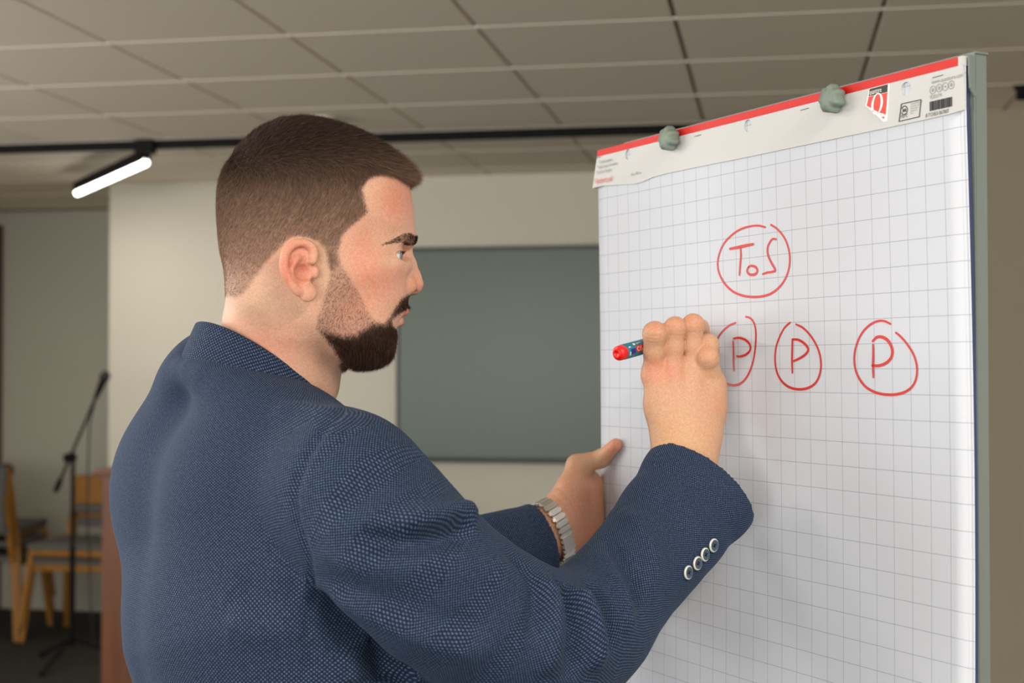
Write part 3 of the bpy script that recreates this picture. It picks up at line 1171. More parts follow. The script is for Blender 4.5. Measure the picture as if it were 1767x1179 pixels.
feet = W(np.array([-0.22, 1.50, 0.0]))
man = empty('person', tuple(feet), 'bearded man in navy dotted jacket writing on the flipchart with a red marker', 'person')


def hair_all():
    # ---- scalp hair
    def wfn(p):
        px, py, sh, sb, sd_ = hair_masks(p)
        q = to_head(p)
        w = sstep(2, -7, sh) * (np.abs(q[:, 1]) < 0.0795)
        return w * (0.35 + 0.65 * sstep(505, 400, py))
    pts, n = face_samples(hv, hq, wfn, 2.7e6)
    px, py, sh, _, _ = hair_masks(pts)
    q = to_head(pts)
    topness = sstep(350, 235, py + 0.10 * (px - 560) + rng.normal(scale=9, size=len(px)))
    ln = np.interp(py, [200, 260, 300, 340, 390, 430, 470, 515], [.0125, .0115, .009, .0068, .0046, .0034, .0024, .0016])
    front = sstep(630, 700, px) * sstep(335, 300, py)
    ln = ln + 0.013 * front * (0.25 + 0.75 * sstep(325, 296, py))
    ln *= np.clip(0.35 + (-sh) / 14.0, 0.35, 1.0) * rng.uniform(0.75, 1.1, len(pts))
    # growth: forward on the crown, down and back at the sides
    side_dir = -0.55 * HF[None] - 0.85 * Zv[None]
    top_dir = 1.0 * HF[None] - 0.12 * Zv[None]
    back = sstep(430, 385, px)
    d = tangent(side_dir * (1 - topness)[:, None] + top_dir * topness[:, None] - 0.5 * back[:, None] * Zv, n)
    lift = 0.55 + 0.15 * topness - 0.28 * front
    d = d + n * lift[:, None]
    d = d / np.linalg.norm(d, axis=1, keepdims=True)
    fdir = 0.98 * HF - 0.12 * Zv
    d = d * (1 - 0.85 * front)[:, None] + fdir * (0.85 * front)[:, None] + rng.normal(scale=0.15, size=d.shape)
    d /= np.linalg.norm(d, axis=1, keepdims=True)
    cur = (-n * 0.25 + 0.25 * (HF * topness[:, None] - Zv * (1 - topness)[:, None])) * (1 - 0.8 * front)[:, None]
    base_c = np.array(s2l((36, 25, 20))) * topness[:, None] + np.array(s2l((78, 58, 47))) * (1 - topness)[:, None]; light = np.array(s2l((168, 136, 114)))
    mixv = np.clip((rng.beta(1.5, 1.8, len(pts)) + 0.25 * sstep(340, 470, py)) * (1 - 0.85 * topness), 0, 1)[:, None]
    cols = base_c * (1 - mixv) + light * mixv
    o = strands('hair', pts, d, cur, ln, 0.00017 + 0.00010 * topness, cols, M['hair'], man, feet)
    tag(o, 'short dark brown hair faded at the sides')
    # ---- beard and moustache
    def wb(p):
        px, py, sh, sb, sd_ = hair_masks(p)
        return sstep(2, -6, sb) * (0.42 + 0.58 * sstep(4, -10, sd_)) + 0.05 * sstep(560, 600, py) * sstep(500, 545, px)
    pts, n = face_samples(hv, hq, wb, 2.6e6)
    px, py, sh, sb, sd_ = hair_masks(pts)
    den = sstep(4, -14, sd_)
    chin = sstep(585, 622, py) * sstep(570, 610, px)
    ln = (0.0026 + 0.0024 * den + 0.0055 * chin) * rng.uniform(0.7, 1.15, len(pts))
    ln = np.where(sb > 1, 0.0009, ln)
    mous = sstep(560, 545, py) * sstep(668, 680, px)
    dirv = np.tile(-0.9 * Zv + 0.12 * HF, (len(pts), 1)) + chin[:, None] * (-0.25 * HF)
    dirv = dirv + (mous * 0.3)[:, None] * (-HF)
    dirv = dirv - ((1 - den) * 0.55)[:, None] * HF
    d = tangent(dirv, n) + n * (0.32 + 0.35 * chin + 0.1 * den)[:, None] + rng.normal(scale=0.22, size=(len(pts), 3))
    d /= np.linalg.norm(d, axis=1, keepdims=True)
    base_c = np.array(s2l((34, 25, 22))) * den[:, None] + np.array(s2l((66, 48, 40))) * (1 - den)[:, None]; light = np.array(s2l((118, 76, 52)))
    mixv = np.clip(rng.beta(1.0, 4.5, len(pts)) + 0.35 * sstep(672, 690, px) * sstep(540, 590, py) * rng.random(len(pts)), 0, 1)[:, None]
    cols = base_c * (1 - mixv) + light * mixv
    o = strands('beard', pts, d, -n * 0.2 - 0.25 * Zv, ln, 0.00016 + 0.0001 * den, cols, M['hair'], man, feet)
    tag(o, 'full dark beard with moustache')
    # ---- eyebrows and lashes, both sides
    for sgn in (1, -1):
        mir = lambda v: v - 2 * ((v - HO) @ HL)[:, None] * HL

        def wbr(p):
            px, py = mirrored_px(p)
            q = to_head(p)
            return sstep(1.0, -1.5, poly_sd(px, py, BROW)) * (q[:, 1] < -0.004)
        pts, n = face_samples(hv, hq, wbr, 3.6e6)
        px, py = mirrored_px(pts)
        fr = sstep(690, 712, px)
        al = HP(sag(676, 417, .046)) - HP(sag(708, 411, .016))
        d = tangent(nrm(al)[None] + fr[:, None] * (0.9 * Zv - 0.2 * nrm(al)), n) + n * 0.3 + rng.normal(scale=0.16, size=pts.shape)
        d /= np.linalg.norm(d, axis=1, keepdims=True)
        if sgn < 0:
            tips = mir(pts + d); pts = mir(pts); d = tips - pts
        cols = np.tile(np.array(s2l((66, 47, 38))), (len(pts), 1))
        tag(strands('eyebrow', pts, d, d * 0, rng.uniform(.0026, .0045, len(pts)), 0.0002, cols, M['hair'], man, feet), 'dark brown eyebrow')
        # lashes along the upper lid
        th = rng.uniform(-0.75, 0.75, 90)
        ax1 = nrm([1, -0.35, 0]); ax2 = nrm([0.35, 1, 0])
        lc = EYEC + (EYER + 0.0006) * (np.cos(th)[:, None] * 0.955 * ax1 + np.sin(th)[:, None] * 0.955 * ax2 + 0.29 * np.cos(th * 1.6)[:, None] * np.array([0, 0, 1.]))
        dl = nrm([1, -0.35, 0]) + np.sin(th)[:, None] * 0.8 * ax2 + np.array([0, 0, 0.15])
        pts = HP(lc); d = HP(lc + dl) - pts
        d /= np.linalg.norm(d, axis=1, keepdims=True)
        if sgn < 0:
            tips = mir(pts + d); pts = mir(pts); d = tips - pts
        strands('eyelashes', pts, d, np.tile(0.5 * Zv, (len(pts), 1)), rng.uniform(.003, .0055, len(pts)), 0.00024, np.tile(np.array(s2l((40, 30, 26))), (len(pts), 1)), M['hair'], man, feet)


hair_all()

# ---- eyes
M['sclera'] = mat('eye_white', (232, 226, 220), 0.12, spec=0.6)
M['iris'] = mat('blue_grey_iris', (122, 130, 130), 0.2, noise=0.3, nscale=900)
M['pupil'] = mat('pupil', (10, 10, 10), 0.1)
gaze = nrm(np.array([1.0, -0.34, -0.05]))
for sgn in (1, -1):
    ce = EYEC * [1, sgn, 1]
    gz = nrm(HP(gaze) - HP(np.zeros(3)))
    cw = HP(ce)
    ball = [(EYER * math.sin(t), EYER * math.cos(t)) for t in np.linspace(0, math.pi, 28)]
    Wd = lambda v: W(np.asarray(v))
    eb = MB().lathe(Wd(cw), Wd(gz), [(r, h) for r, h in ball], 36).build('eye', M['sclera'], man)
    ir = [((EYER + 0.0002) * math.sin(t), (EYER + 0.0002) * math.cos(t)) for t in np.linspace(0.2, 0.5, 8)]
    MB().lathe(Wd(cw), Wd(gz), ir, 36).build('iris', M['iris'], eb)
    pu = [((EYER + 0.00025) * math.sin(t), (EYER + 0.00025) * math.cos(t)) for t in np.linspace(0.0, 0.21, 6)]
    MB().lathe(Wd(cw), Wd(gz), pu, 24).build('pupil', M['pupil'], eb)

# ================================================================== flipchart plane (needed for the hands too)
BR = np.array([.4205, 1.314])                       # right edge of the pad, top view
BD = np.array([-.469, .883]); BD = BD / np.linalg.norm(BD)   # along the pad, to its left edge
BN = np.array([-BD[1], BD[0]])                      # faces the writer
assert (np.array([0, 0]) - BR) @ BN > 0
PADW = 0.65


def B3(s, z, off=0.0):
    """s metres from the pad's right edge, height z, off metres in front of the page"""
    q = BR + BD * s + BN * off
    return np.array([q[0], q[1], z])


def on_board(px, py, off=0.0):
    r = ray(px, py)
    t = (BR @ BN + off) / (r[:2] @ BN)
    return r * t + np.array([0, 0, EYE])


def board_sz(px, py):
    q = on_board(px, py)
    return (q[:2] - BR) @ BD, q[2]


# ================================================================== hands
RW_ = [P(1150, 890, 1.52), P(1172, 820, 1.560), P(1184, 785, 1.574), P(1184, 745, 1.581), P(1181, 700, 1.588), P(1177, 652, 1.589)]
R_A = np.array([.034, .0320, .0318, .0362, .0425, .0435])
R_B = np.array([.030, .025, .0235, .0212, .0198, .0172])
RU = nrm([1, 0.22, 0.05])
RF = {
    'index': ([P(1128, 646, 1.587), P(1130, 576, 1.570), P(1150, 574, 1.602), P(1172, 588, 1.622)], [.0138, .0125, .0100, .0080]),
    'middle': ([P(1161, 640, 1.584), P(1165, 566, 1.573), P(1180, 568, 1.606), P(1194, 582, 1.632)], [.0132, .0113, .0097, .0080]),
    'ring': ([P(1196, 642, 1.589), P(1196, 561, 1.580), P(1208, 566, 1.610), P(1216, 584, 1.632)], [.0130, .0114, .0097, .0080]),
    'little': ([P(1229, 662, 1.600), P(1220, 618, 1.579), P(1222, 594, 1.590), P(1230, 606, 1.622)], [.0134, .0121, .0112, .0078]),
}


def right_hand(p):
    f = etube(p, RW_, R_A, R_B, RU, 0.02)
    # knuckle pads, tendons and the outer edge of the palm
    f = smin(f, chain(p, [P(1210, 770, 1.590), P(1225, 715, 1.606), P(1230, 672, 1.606)], [.016, .0158, .0145], .006), 0.014)
    f = smin(f, chain(p, [P(1148, 742, 1.60), P(1140, 690, 1.618), P(1140, 640, 1.642), P(1170, 604, 1.648)], [.018, .016, .0125, .010]), 0.012)
    for nm, (j, r) in RF.items():
        f = smin(f, rcone(p, P(1183, 760, 1.574), j[0], .012, r[0] * 0.92), 0.010)
    fs = None
    for nm, (j, r) in RF.items():
        mid_ = j[0] * .45 + j[1] * .55
        g = chain(p, [j[0], mid_] + list(j[1:]), [r[0] * .88, r[1] * .935, r[1], r[2], r[3]], 0.004)
        g = smin(g, np.linalg.norm(p - j[1], axis=1) - r[1] * 1.02, 0.004)
        # skin creases over the middle joint
        k1 = nrm(j[1] - j[0])
        t = (p - j[1]) @ k1
        g = g + 0.00045 * (gauss(t + .002, .0010) + gauss(t - .0020, .0010) + gauss(t + .0062, .0011)) * sstep(.0, -.006, p[:, 1] - j[1][1])
        fs = g if fs is None else smin(fs, g, 0.0012)
    f = smin(f, fs, 0.0075)
    # tendon furrows on the back of the hand
    for a, b in (('index', 'middle'), ('middle', 'ring'), ('ring', 'little')):
        m0 = (RF[a][0][0] + RF[b][0][0]) / 2 + np.array([0, -.012, 0])
        m1 = m0 * .5 + (P(1183, 745, 1.56)) * .5
        d, t = poly_dist(p, np.array([m0, m1]))
        f = f + .0012 * gauss(d, .0065) * (1 - .6 * t)
    return f


def poly_dist(p, pts):
    d = np.full(len(p), 1e9); tt = np.zeros(len(p))
    n = len(pts) - 1
    for i in range(n):
        a, b = pts[i], pts[i + 1]
        ba = b - a
        t = np.clip((p - a) @ ba / (ba @ ba), 0, 1)
        q = p - a - t[:, None] * ba
        g = np.sqrt((q * q).sum(1))
        m_ = g < d
        d = np.where(m_, g, d); tt = np.where(m_, (i + t) / n, tt)
    return d, tt


LT = on_board(1063, 768, .0090)
LTI = on_board(1037, 792, .0150)
LW_ = [P(880, 945, 1.80), P(925, 930, 1.825), P(950, 917, 1.838), P(976, 898, 1.850), P(1003, 878, 1.868), P(1022, 872, 1.885)]
L_A = np.array([.036, .0330, .0320, .0370, .0435, .0400])
L_B = np.array([.028, .0240, .0230, .0250, .0230, .0150])
LU = nrm([0.33, 0.0, 1.0])


def left_hand(p):
    f = etube(p, LW_, L_A, L_B, LU, 0.02)
    # ball of the thumb and heel of the hand
    f = smin(f, chain(p, [P(970, 890, 1.838), P(986, 845, 1.842), P(996, 806, 1.855)], [.022, .0195, .0140], .006), 0.014)
    f = smin(f, chain(p, [P(975, 930, 1.846), P(1012, 920, 1.864)], [.020, .020]), 0.014)
    f = smin(f, chain(p, [P(1004, 808, 1.862), P(1026, 838, 1.885)], [.011, .012]), 0.010)
    f = smin(f, chain(p, [P(1010, 845, 1.862), P(1022, 905, 1.870)], [.014, .015]), 0.012)
    # thumb lying on the page
    th = chain(p, [P(996, 803, 1.857), LTI, LT], [.0142, .0112, .0086], .004)
    th = smin(th, np.linalg.norm(p - LTI, axis=1) - .0117, .004)
    t = (p - LTI) @ nrm(LT - LTI)
    th = th + 0.0004 * (gauss(t, .0013) + gauss(t + .003, .0012) + gauss(t - .003, .0012))
    f = smin(f, th, 0.006)
    # palm hollow and wrist folds
    f = f + 0.0028 * gauss(np.linalg.norm((p - P(1012, 872, 1.850)) * [1.0, .4, .7], axis=1), .014)
    f = smax(f, -chain(p, [P(1013, 809, 1.832), P(1026, 818, 1.846)], [.0004, .0016]), 0.003)
    w = (p - P(968, 905, 1.845)) @ nrm(P(976, 898, 1.85) - P(925, 930, 1.825))
    f = f + 0.0006 * (gauss(w, .0015) + gauss(w - .009, .0015))
    # four fingers behind the pad
    for (px, py, r, ln) in ((1026, 838, .0105, 70), (1030, 864, .0108, 82), (1030, 890, .0105, 76), (1026, 912, .0095, 58)):
        a = P(px, py, 1.893); b = on_board(px + 22, py - 2, -.026); c_ = on_board(px + ln, py - 4, -.020)
        f = smin(f, chain(p, [a, b, c_], [r * 1.1, r, r * .8], .004), 0.006)
    return f


def hand_cols(p, f_knuckles, f_wrist):
    c = np.tile(np.array(s2l((208, 160, 128))), (len(p), 1))
    for pt, rad, w in f_knuckles:
        g = (w * gauss(np.linalg.norm(p - pt, axis=1), rad))[:, None]
        c = c * (1 - g) + RED * g
    for pt, rad, w in f_wrist:
        g = (w * gauss(np.linalg.norm(p - pt, axis=1), rad))[:, None]
        c = c * (1 - g) + np.array(s2l((208, 164, 116))) * g
    return c


rv, rq = mesh_sdf(right_hand, (.10, 1.50, 1.37), (.30, 1.70, 1.64), 0.0013)
rc = hand_cols(rv, [(P(1125, 640, 1.57), .014, .6), (P(1160, 640, 1.57), .014, .5), (P(1225, 700, 1.585), .012, .6), (P(1130, 566, 1.56), .010, .4),
                    (P(1165, 558, 1.56), .010, .4), (P(1196, 553, 1.57), .010, .4), (P(1218, 605, 1.565), .010, .35)],
               [(P(1165, 770, 1.56), .03, .6)])
lv, lq = mesh_sdf(left_hand, (-.02, 1.76, 1.28), (.19, 2.0, 1.50), 0.0014)
lc = hand_cols(lv, [(LT, .016, .6), (P(1010, 930, 1.85), .03, .7), (P(990, 860, 1.83), .03, .35), (P(1020, 850, 1.85), .02, .4)], [])


# ================================================================== trunk, jacket
TA = math.radians(36)
TF = np.array([math.cos(TA), math.sin(TA), 0]); TR = np.array([math.sin(TA), -math.cos(TA), 0])
SPINE = np.array([[-.170, 1.515, .78], [-.178, 1.51, 1.0], [-.206, 1.505, 1.18], [-.246, 1.505, 1.31], [-.278, 1.515, 1.41]])
SP_A = np.array([.205, .195, .200, .200, .176]); SP_B = np.array([.150, .140, .143, .145, .115])
LSH = np.array([-.318, 1.675, 1.452]); RSH = P(600, 830, 1.355)
NB = P(440, 695, 1.52); NBR = P(470, 748, 1.485)
SLR = [P(585, 850, 1.360), P(650, 905, 1.335), P(740, 1005, 1.330), P(850, 1075, 1.350), P(945, 1110, 1.385), P(1012, 1085, 1.425),
       P(1060, 1028, 1.455), P(1116, 962, 1.495), P(1163, 900, 1.53), P(1240, 800, 1.585)]
SLR_A = np.array([.074, .074, .074, .070, .068, .061, .054, .055, .060, .070])
SLR_B = np.array([.070, .072, .070, .068, .068, .066, .056, .050, .047, .046])
_r = spline(np.column_stack([SLR, SLR_A, SLR_B]), 18)
SLR, SLR_A, SLR_B = _r[:, :3], _r[:, 3], _r[:, 4]
SLL = [LSH, np.array([-.25, 1.72, 1.37]), np.array([-.165, 1.745, 1.298]), P(760, 990, 1.775), P(840, 963, 1.795), P(900, 943, 1.812), P(975, 918, 1.84)]
SLL_A = np.array([.078, .074, .066, .058, .052, .047, .046]); SLL_B = SLL_A * 0.85
_r = spline(np.column_stack([SLL, SLL_A, SLL_B]), 12)
SLL, SLL_A, SLL_B = _r[:, :3], _r[:, 3], _r[:, 4]
CUR = P(1210, 840, 1.565); CURN = nrm(P(1212, 838, 1.565) - P(1118, 962, 1.495))
CUL = P(937, 934, 1.822); CULN = nrm(P(950, 928, 1.828) - P(880, 955, 1.800))


_t = 0.618
CF = np.array([math.cos(.612), math.sin(.612), 0]); CR_ = np.array([math.sin(.612), -math.cos(.612), 0])
CE1 = CF * math.cos(_t) - Zv * math.sin(_t); CEM = CF * math.sin(.22) + Zv * math.cos(.22)
CRING = [P(454, 637, 1.497) + CE1 * .088 * math.cos(a_) + CR_ * .0755 * math.sin(a_) - CEM * .053 for a_ in np.linspace(math.radians(70), math.radians(290), 14)]


def torso_f(p):
    f = etube(p, SPINE, SP_A, SP_B, TR, 0.05)
    f = smin(f, chain(p, [NBR, RSH], [.055, .062]), 0.025)
    f = smin(f, chain(p, [NB, LSH], [.060, .070]), 0.04)
    f = smin(f, np.linalg.norm(p - P(370, 655, 1.540), axis=1) - .050, 0.075)
    f = smin(f, ell(p, (-.328, 1.560, 1.435), (.107, .105, .110)), 0.045)
    f = smin(f, ell(p, (-.255, 1.435, 1.44), (.085, .085, .10)), 0.05)
    f = smin(f, chain(p, CRING, [.013] * len(CRING)), 0.045)
    # spine furrow
    q = p - np.array([-.262, 1.505, 0])
    f = f + 0.004 * gauss(q @ TR, .03) * sstep(0, -.05, q @ TF)
    f = smax(f, .80 - p[:, 2], 0.01)
    return f


def sleeve_f(p, pts, A, B, U, cc, cn, k=0.012):
    f = etube(p, pts, A, B, U, k)
    return f


RSU = nrm([0.75, -0.1, 0.6])
_RU = []
for i in range(len(SLR) - 1):          # the long axis of the sleeve lies across the arm, in the plane facing the viewer
    w = nrm(SLR[i + 1] - SLR[i])
    view = nrm(SLR[i] - np.array([0, 0, EYE]))
    _RU.append(nrm(np.cross(view, w)))
_LU = []
for i in range(len(SLL) - 1):
    w = nrm(SLL[i + 1] - SLL[i])
    view = nrm(SLL[i] - np.array([0, 0, EYE]))
    _LU.append(nrm(np.cross(view, w)))
_RU = np.array(_RU); _LU = np.array(_LU)


def sl_r(p): return etube(p, SLR, SLR_A, SLR_B, _RU, 0.012)
def sl_l(p): return etube(p, SLL, SLL_A, SLL_B, _LU, 0.012)


FOLDS = []        # filled with ridges and creases: (points, half width, height)


def cloth_dist(p, pts, nrms):
    """distance to a line drawn on the cloth, ignoring the component along the cloth's normal"""
    d = np.full(len(p), 1e9); tt = np.zeros(len(p)); dn = np.zeros(len(p))
    n = len(pts) - 1
    for i in range(n):
        a, b = pts[i], pts[i + 1]
        ba = b - a
        t = np.clip((p - a) @ ba / (ba @ ba), 0, 1)
        q = p - a - t[:, None] * ba
        h = q @ nrms[i]
        g = np.sqrt(np.maximum((q * q).sum(1) - h * h, 0))
        m_ = g < d
        d = np.where(m_, g, d); tt = np.where(m_, (i + t) / n, tt); dn = np.where(m_, h, dn)
    return d, tt, dn


def folds(p):
    o = np.zeros(len(p))
    for pts, w, h, c_, R, nn in FOLDS:
        m_ = ((p - c_) ** 2).sum(1) < R * R
        if m_.any():
            d, t, dn = cloth_dist(p[m_], pts, nn)
            o[m_] += h * gauss(d, w) * np.clip(np.minimum(t, 1 - t) * 5, 0, 1) * sstep(.045, .025, np.abs(dn))
    return o


def jacket_base(p):
    a = torso_f(p); b = sl_r(p); c_ = sl_l(p)
    f = smin(a, b, 0.028)
    f = smin(f, c_, 0.028)
    return f


def jacket_f(p):
    f = jacket_base(p) - folds(p)
    # cuffs: cut square and hollowed
    for cc, cn, fn in ((CUR, CURN, sl_r), (CUL, CULN, sl_l)):
        m_ = np.flatnonzero(((p - cc) ** 2).sum(1) < 0.15 ** 2)
        if len(m_):
            q = p[m_]
            d_ = (q - cc) @ cn
            g = smax(f[m_], d_, 0.002)
            g = np.where(d_ > -0.05, smax(g, -(fn(q) - folds(q) + 0.006), 0.001), g)
            f[m_] = g
    # neck opening
    f = smax(f, -chain(p, [P(484, 570, 1.487), P(476, 660, 1.49)], [.060, .056]), 0.004)
    return f


def fold(pix, w, h):
    """a ridge (h>0) or crease (h<0) lying on the cloth along points given as directions from the viewer"""
    pts = np.array([trace(jacket_base, x, y) for x, y in pix])
    pts = spline(pts, max(6, 3 * len(pix)))
    c_ = pts.mean(0)
    R = np.linalg.norm(pts - c_, axis=1).max() + 3 * w
    nn = grad(jacket_base, (pts[1:] + pts[:-1]) / 2, .003)
    FOLDS.append((pts, w, h, c_, R, nn))


# elbow and forearm
fold([(985, 1010), (1012, 1050), (1028, 1100), (1022, 1165)], .011, .0135)
fold([(962, 1000), (985, 1045), (992, 1110), (980, 1175)], .008, -.0135)
fold([(1003, 998), (1042, 1035), (1058, 1085), (1055, 1130)], .007, -.0108)
fold([(1040, 925), (1075, 965), (1098, 1010), (1105, 1060)], .008, -.0095)
fold([(1048, 985), (1075, 1030), (1082, 1100)], .009, .0081)
fold([(1070, 880), (1110, 920), (1130, 965), (1122, 1040)], .010, .0068)
fold([(1125, 850), (1165, 900), (1190, 960)], .012, -.0041)
fold([(930, 985), (955, 1040), (955, 1110), (935, 1170)], .011, .0095)
# front of the upper arm and armpit
fold([(806, 906), (770, 925), (690, 938), (610, 925)], .010, -.0149)
fold([(815, 888), (785, 890), (735, 905), (680, 912)], .014, .0175)
fold([(540, 905), (620, 905), (700, 895), (760, 870)], .016, .0054)
fold([(545, 955), (620, 970), (720, 975), (840, 985), (930, 1010)], .018, .0081)
fold([(868, 945), (908, 985), (928, 1040), (915, 1110)], .010, -.0108)
fold([(540, 1000), (640, 1055), (760, 1105), (860, 1130)], .020, .0081)
fold([(545, 985), (640, 1030), (760, 1075), (860, 1085)], .014, -.0068)
fold([(745, 800), (700, 830), (640, 850), (570, 860)], .018, -.0054)
# armhole seam and under-arm creases
fold([(622, 690), (565, 735), (525, 800), (509, 850), (512, 900), (530, 950), (545, 1000)], .0045, -.0041)
fold([(540, 1020), (590, 1085), (660, 1140), (720, 1172)], .013, -.0243)
fold([(535, 960), (534, 1040), (530, 1120), (525, 1178)], .004, -.0041)
fold([(640, 1130), (662, 1160), (668, 1179)], .012, -.0162)
fold([(600, 1120), (615, 1150), (618, 1179)], .014, .0135)
fold([(400, 1010), (460, 1040), (525, 1035)], .016, -.0068)
fold([(390, 1060), (450, 1085), (520, 1075)], .018, .0054)
fold([(470, 715), (520, 705), (580, 715)], .012, .0041)

# ================================================================== body mesh
def inner_body(p):
    f = etube(p, SPINE + np.array([0, 0, 0.0]), SP_A - .03, SP_B - .03, TR, 0.05)
    f = smin(f, chain(p, [NK[3], RSH], [.05, .040]), .03)
    f = smin(f, chain(p, [NK[3], LSH], [.05, .045]), .03)
    f = smin(f, chain(p, [RSH, P(740, 1005, 1.330), P(945, 1110, 1.385), P(1060, 1028, 1.455), RW_[0], RW_[1]], [.045, .042, .04, .038, .034, .030]), .02)
    f = smin(f, chain(p, [LSH, SLL[4], LW_[0], LW_[1]], [.045, .04, .032, .026]), .02)
    f = smin(f, chain(p, [NK[2], NK[3]], [.05, .05]), .02)
    for sg in (-1, 1):
        h0 = SPINE[0] + TR * .09 * sg
        f = smin(f, chain(p, [h0, np.array([*(feet_c + TR[:2] * .11 * sg), .48]), np.array([*(feet_c + TR[:2] * .12 * sg), .08])], [.08, .055, .04]), .02)
    return f


feet_c = np.array([-.19, 1.515])
bv, bq = mesh_sdf(inner_body, (-.46, 1.22, .03), (.26, 1.92, 1.56), 0.009)
bc = np.tile(SKIN, (len(bv), 1))
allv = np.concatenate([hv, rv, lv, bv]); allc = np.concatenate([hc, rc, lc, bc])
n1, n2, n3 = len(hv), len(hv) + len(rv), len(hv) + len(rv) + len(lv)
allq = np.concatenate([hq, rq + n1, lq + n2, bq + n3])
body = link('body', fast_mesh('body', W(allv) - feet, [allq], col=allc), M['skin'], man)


# ================================================================== dotted jacket cloth
def cloth_mat():
    m = bpy.data.materials.new('navy_dotted_wool')
    m.use_nodes = True
    nt = m.node_tree
    b = nt.nodes['Principled BSDF']
    b.inputs['Roughness'].default_value = 0.85
    b.inputs['Specular IOR Level'].default_value = 0.25
    b.inputs['Sheen Weight'].default_value = 0.06
    b.inputs['Sheen Roughness'].default_value = 0.5
    b.inputs['Sheen Tint'].default_value = (0.45, 0.6, 0.9, 1)
    tc = nt.nodes.new('ShaderNodeTexCoord')
    mp = nt.nodes.new('ShaderNodeMapping')
    mp.inputs['Rotation'].default_value = (0, 0, math.pi / 4)
    s = 1 / 0.0029
    mp.inputs['Scale'].default_value = (s, s, 1)
    nt.links.new(tc.outputs['UV'], mp.inputs['Vector'])
    v = nt.nodes.new('ShaderNodeTexVoronoi')
    v.voronoi_dimensions = '2D'
    v.inputs['Scale'].default_value = 1.0
    v.inputs['Randomness'].default_value = 0.12
    nt.links.new(mp.outputs['Vector'], v.inputs['Vector'])
    mr = nt.nodes.new('ShaderNodeMapRange')
    mr.interpolation_type = 'SMOOTHSTEP'
    mr.inputs[1].default_value = 0.14; mr.inputs[2].default_value = 0.38
    mr.inputs[3].default_value = 1.0; mr.inputs[4].default_value = 0.0
    nt.links.new(v.outputs['Distance'], mr.inputs[0])
    n = nt.nodes.new('ShaderNodeTexNoise'); n.inputs['Scale'].default_value = 0.6; n.inputs['Detail'].default_value = 3
    nt.links.new(mp.outputs['Vector'], n.inputs['Vector'])
    ml = nt.nodes.new('ShaderNodeMath'); ml.operation = 'MULTIPLY'
    mr2 = nt.nodes.new('ShaderNodeMapRange'); mr2.inputs[1].default_value = 0.25; mr2.inputs[2].default_value = 0.7; mr2.inputs[3].default_value = 0.35; mr2.inputs[4].default_value = 1.0
    nt.links.new(n.outputs['Fac'], mr2.inputs[0])
    nt.links.new(mr.outputs[0], ml.inputs[0]); nt.links.new(mr2.outputs[0], ml.inputs[1])
    mx = nt.nodes.new('ShaderNodeMix'); mx.data_type = 'RGBA'
    mx.inputs[6].default_value = (*s2l((20, 31, 54)), 1)
    mx.inputs[7].default_value = (*s2l((94, 118, 150)), 1)
    nt.links.new(ml.outputs[0], mx.inputs[0])
    nt.links.new(mx.outputs[2], b.inputs['Base Color'])
    bp = nt.nodes.new('ShaderNodeBump'); bp.inputs['Strength'].default_value = 0.35; bp.inputs['Distance'].default_value = 0.0006
    nt.links.new(mr.outputs[0], bp.inputs['Height'])
    nt.links.new(bp.outputs['Normal'], b.inputs['Normal'])
    return m


M['cloth'] = cloth_mat()
jv, jq = mesh_sdf(jacket_f, (-.52, 1.15, .77), (.34, 2.02, 1.64), 0.0036)
ctr = jv[jq].mean(1)
cl = np.argmin(np.stack([torso_f(ctr), sl_r(ctr), sl_l(ctr)], 1), 1)


def uv_torso(p):
    q = p - np.array([-.262, 1.52, 0])
    r = q @ TR; fo = q @ TF
    th = np.arctan2(r, -fo)
    u = 0.205 * th
    z = p[:, 2]
    t_ = np.clip(z - 1.36, 0, .14)
    v_ = z + .8 * t_ ** 2 / .28 + .8 * np.maximum(z - 1.50, 0)
    return u, v_, th


def sleeve_param(v, pts, U):
    """path length along the sleeve and angle round it, blended smoothly over the segments"""
    n = len(pts) - 1
    D = []; S_ = []; X = []; Y = []
    L0 = 0.0
    for i in range(n):
        a, b = pts[i], pts[i + 1]
        L = np.linalg.norm(b - a); w = (b - a) / L
        d0 = v - a
        t = d0 @ w
        tc_ = np.clip(t, 0, L)
        D.append(np.linalg.norm(d0 - tc_[:, None] * w, axis=1))
        lo = -1e9 if i == 0 else -.02
        S_.append(L0 + np.clip(t, lo, 1e9 if i == n - 1 else L + .02))
        u = nrm(U[i] - w * (U[i] @ w)); vv = np.cross(w, u)
        X.append(d0 @ u); Y.append(d0 @ vv)
        L0 += L
    D = np.array(D)
    wt = np.exp(-(D - D.min(0)) / .008)
    wt /= wt.sum(0)
    return (wt * S_).sum(0), np.arctan2((wt * Y).sum(0), (wt * X).sum(0))


def make_part(name, sel, parent, kind):
    q = jq[sel]
    used, inv = np.unique(q, return_inverse=True)
    v = jv[used]
    q2 = inv.reshape(q.shape)
    if kind == 'torso':
        u, v_, th = uv_torso(v)
        thq = th[q2]
        d = thq - thq[:, :1]
        thq = np.where(d > math.pi, thq - 2 * math.pi, np.where(d < -math.pi, thq + 2 * math.pi, thq))
        uv = np.stack([thq * 0.205, v_[q2]], -1)
    else:
        pts, A, B, U = (SLR, SLR_A, SLR_B, _RU) if kind == 'r' else (SLL, SLL_A, SLL_B, _LU)
        s, th = sleeve_param(v, pts, U)
        thq = th[q2]
        d = thq - thq[:, :1]
        thq = np.where(d > math.pi, thq - 2 * math.pi, np.where(d < -math.pi, thq + 2 * math.pi, thq))
        uv = np.stack([s[q2] * 1.30, thq * (0.084 if kind == 'r' else .055)], -1)
    me = fast_mesh(name, W(v) - feet, [q2], uv=[uv])
    return link(name, me, M['cloth'], parent)


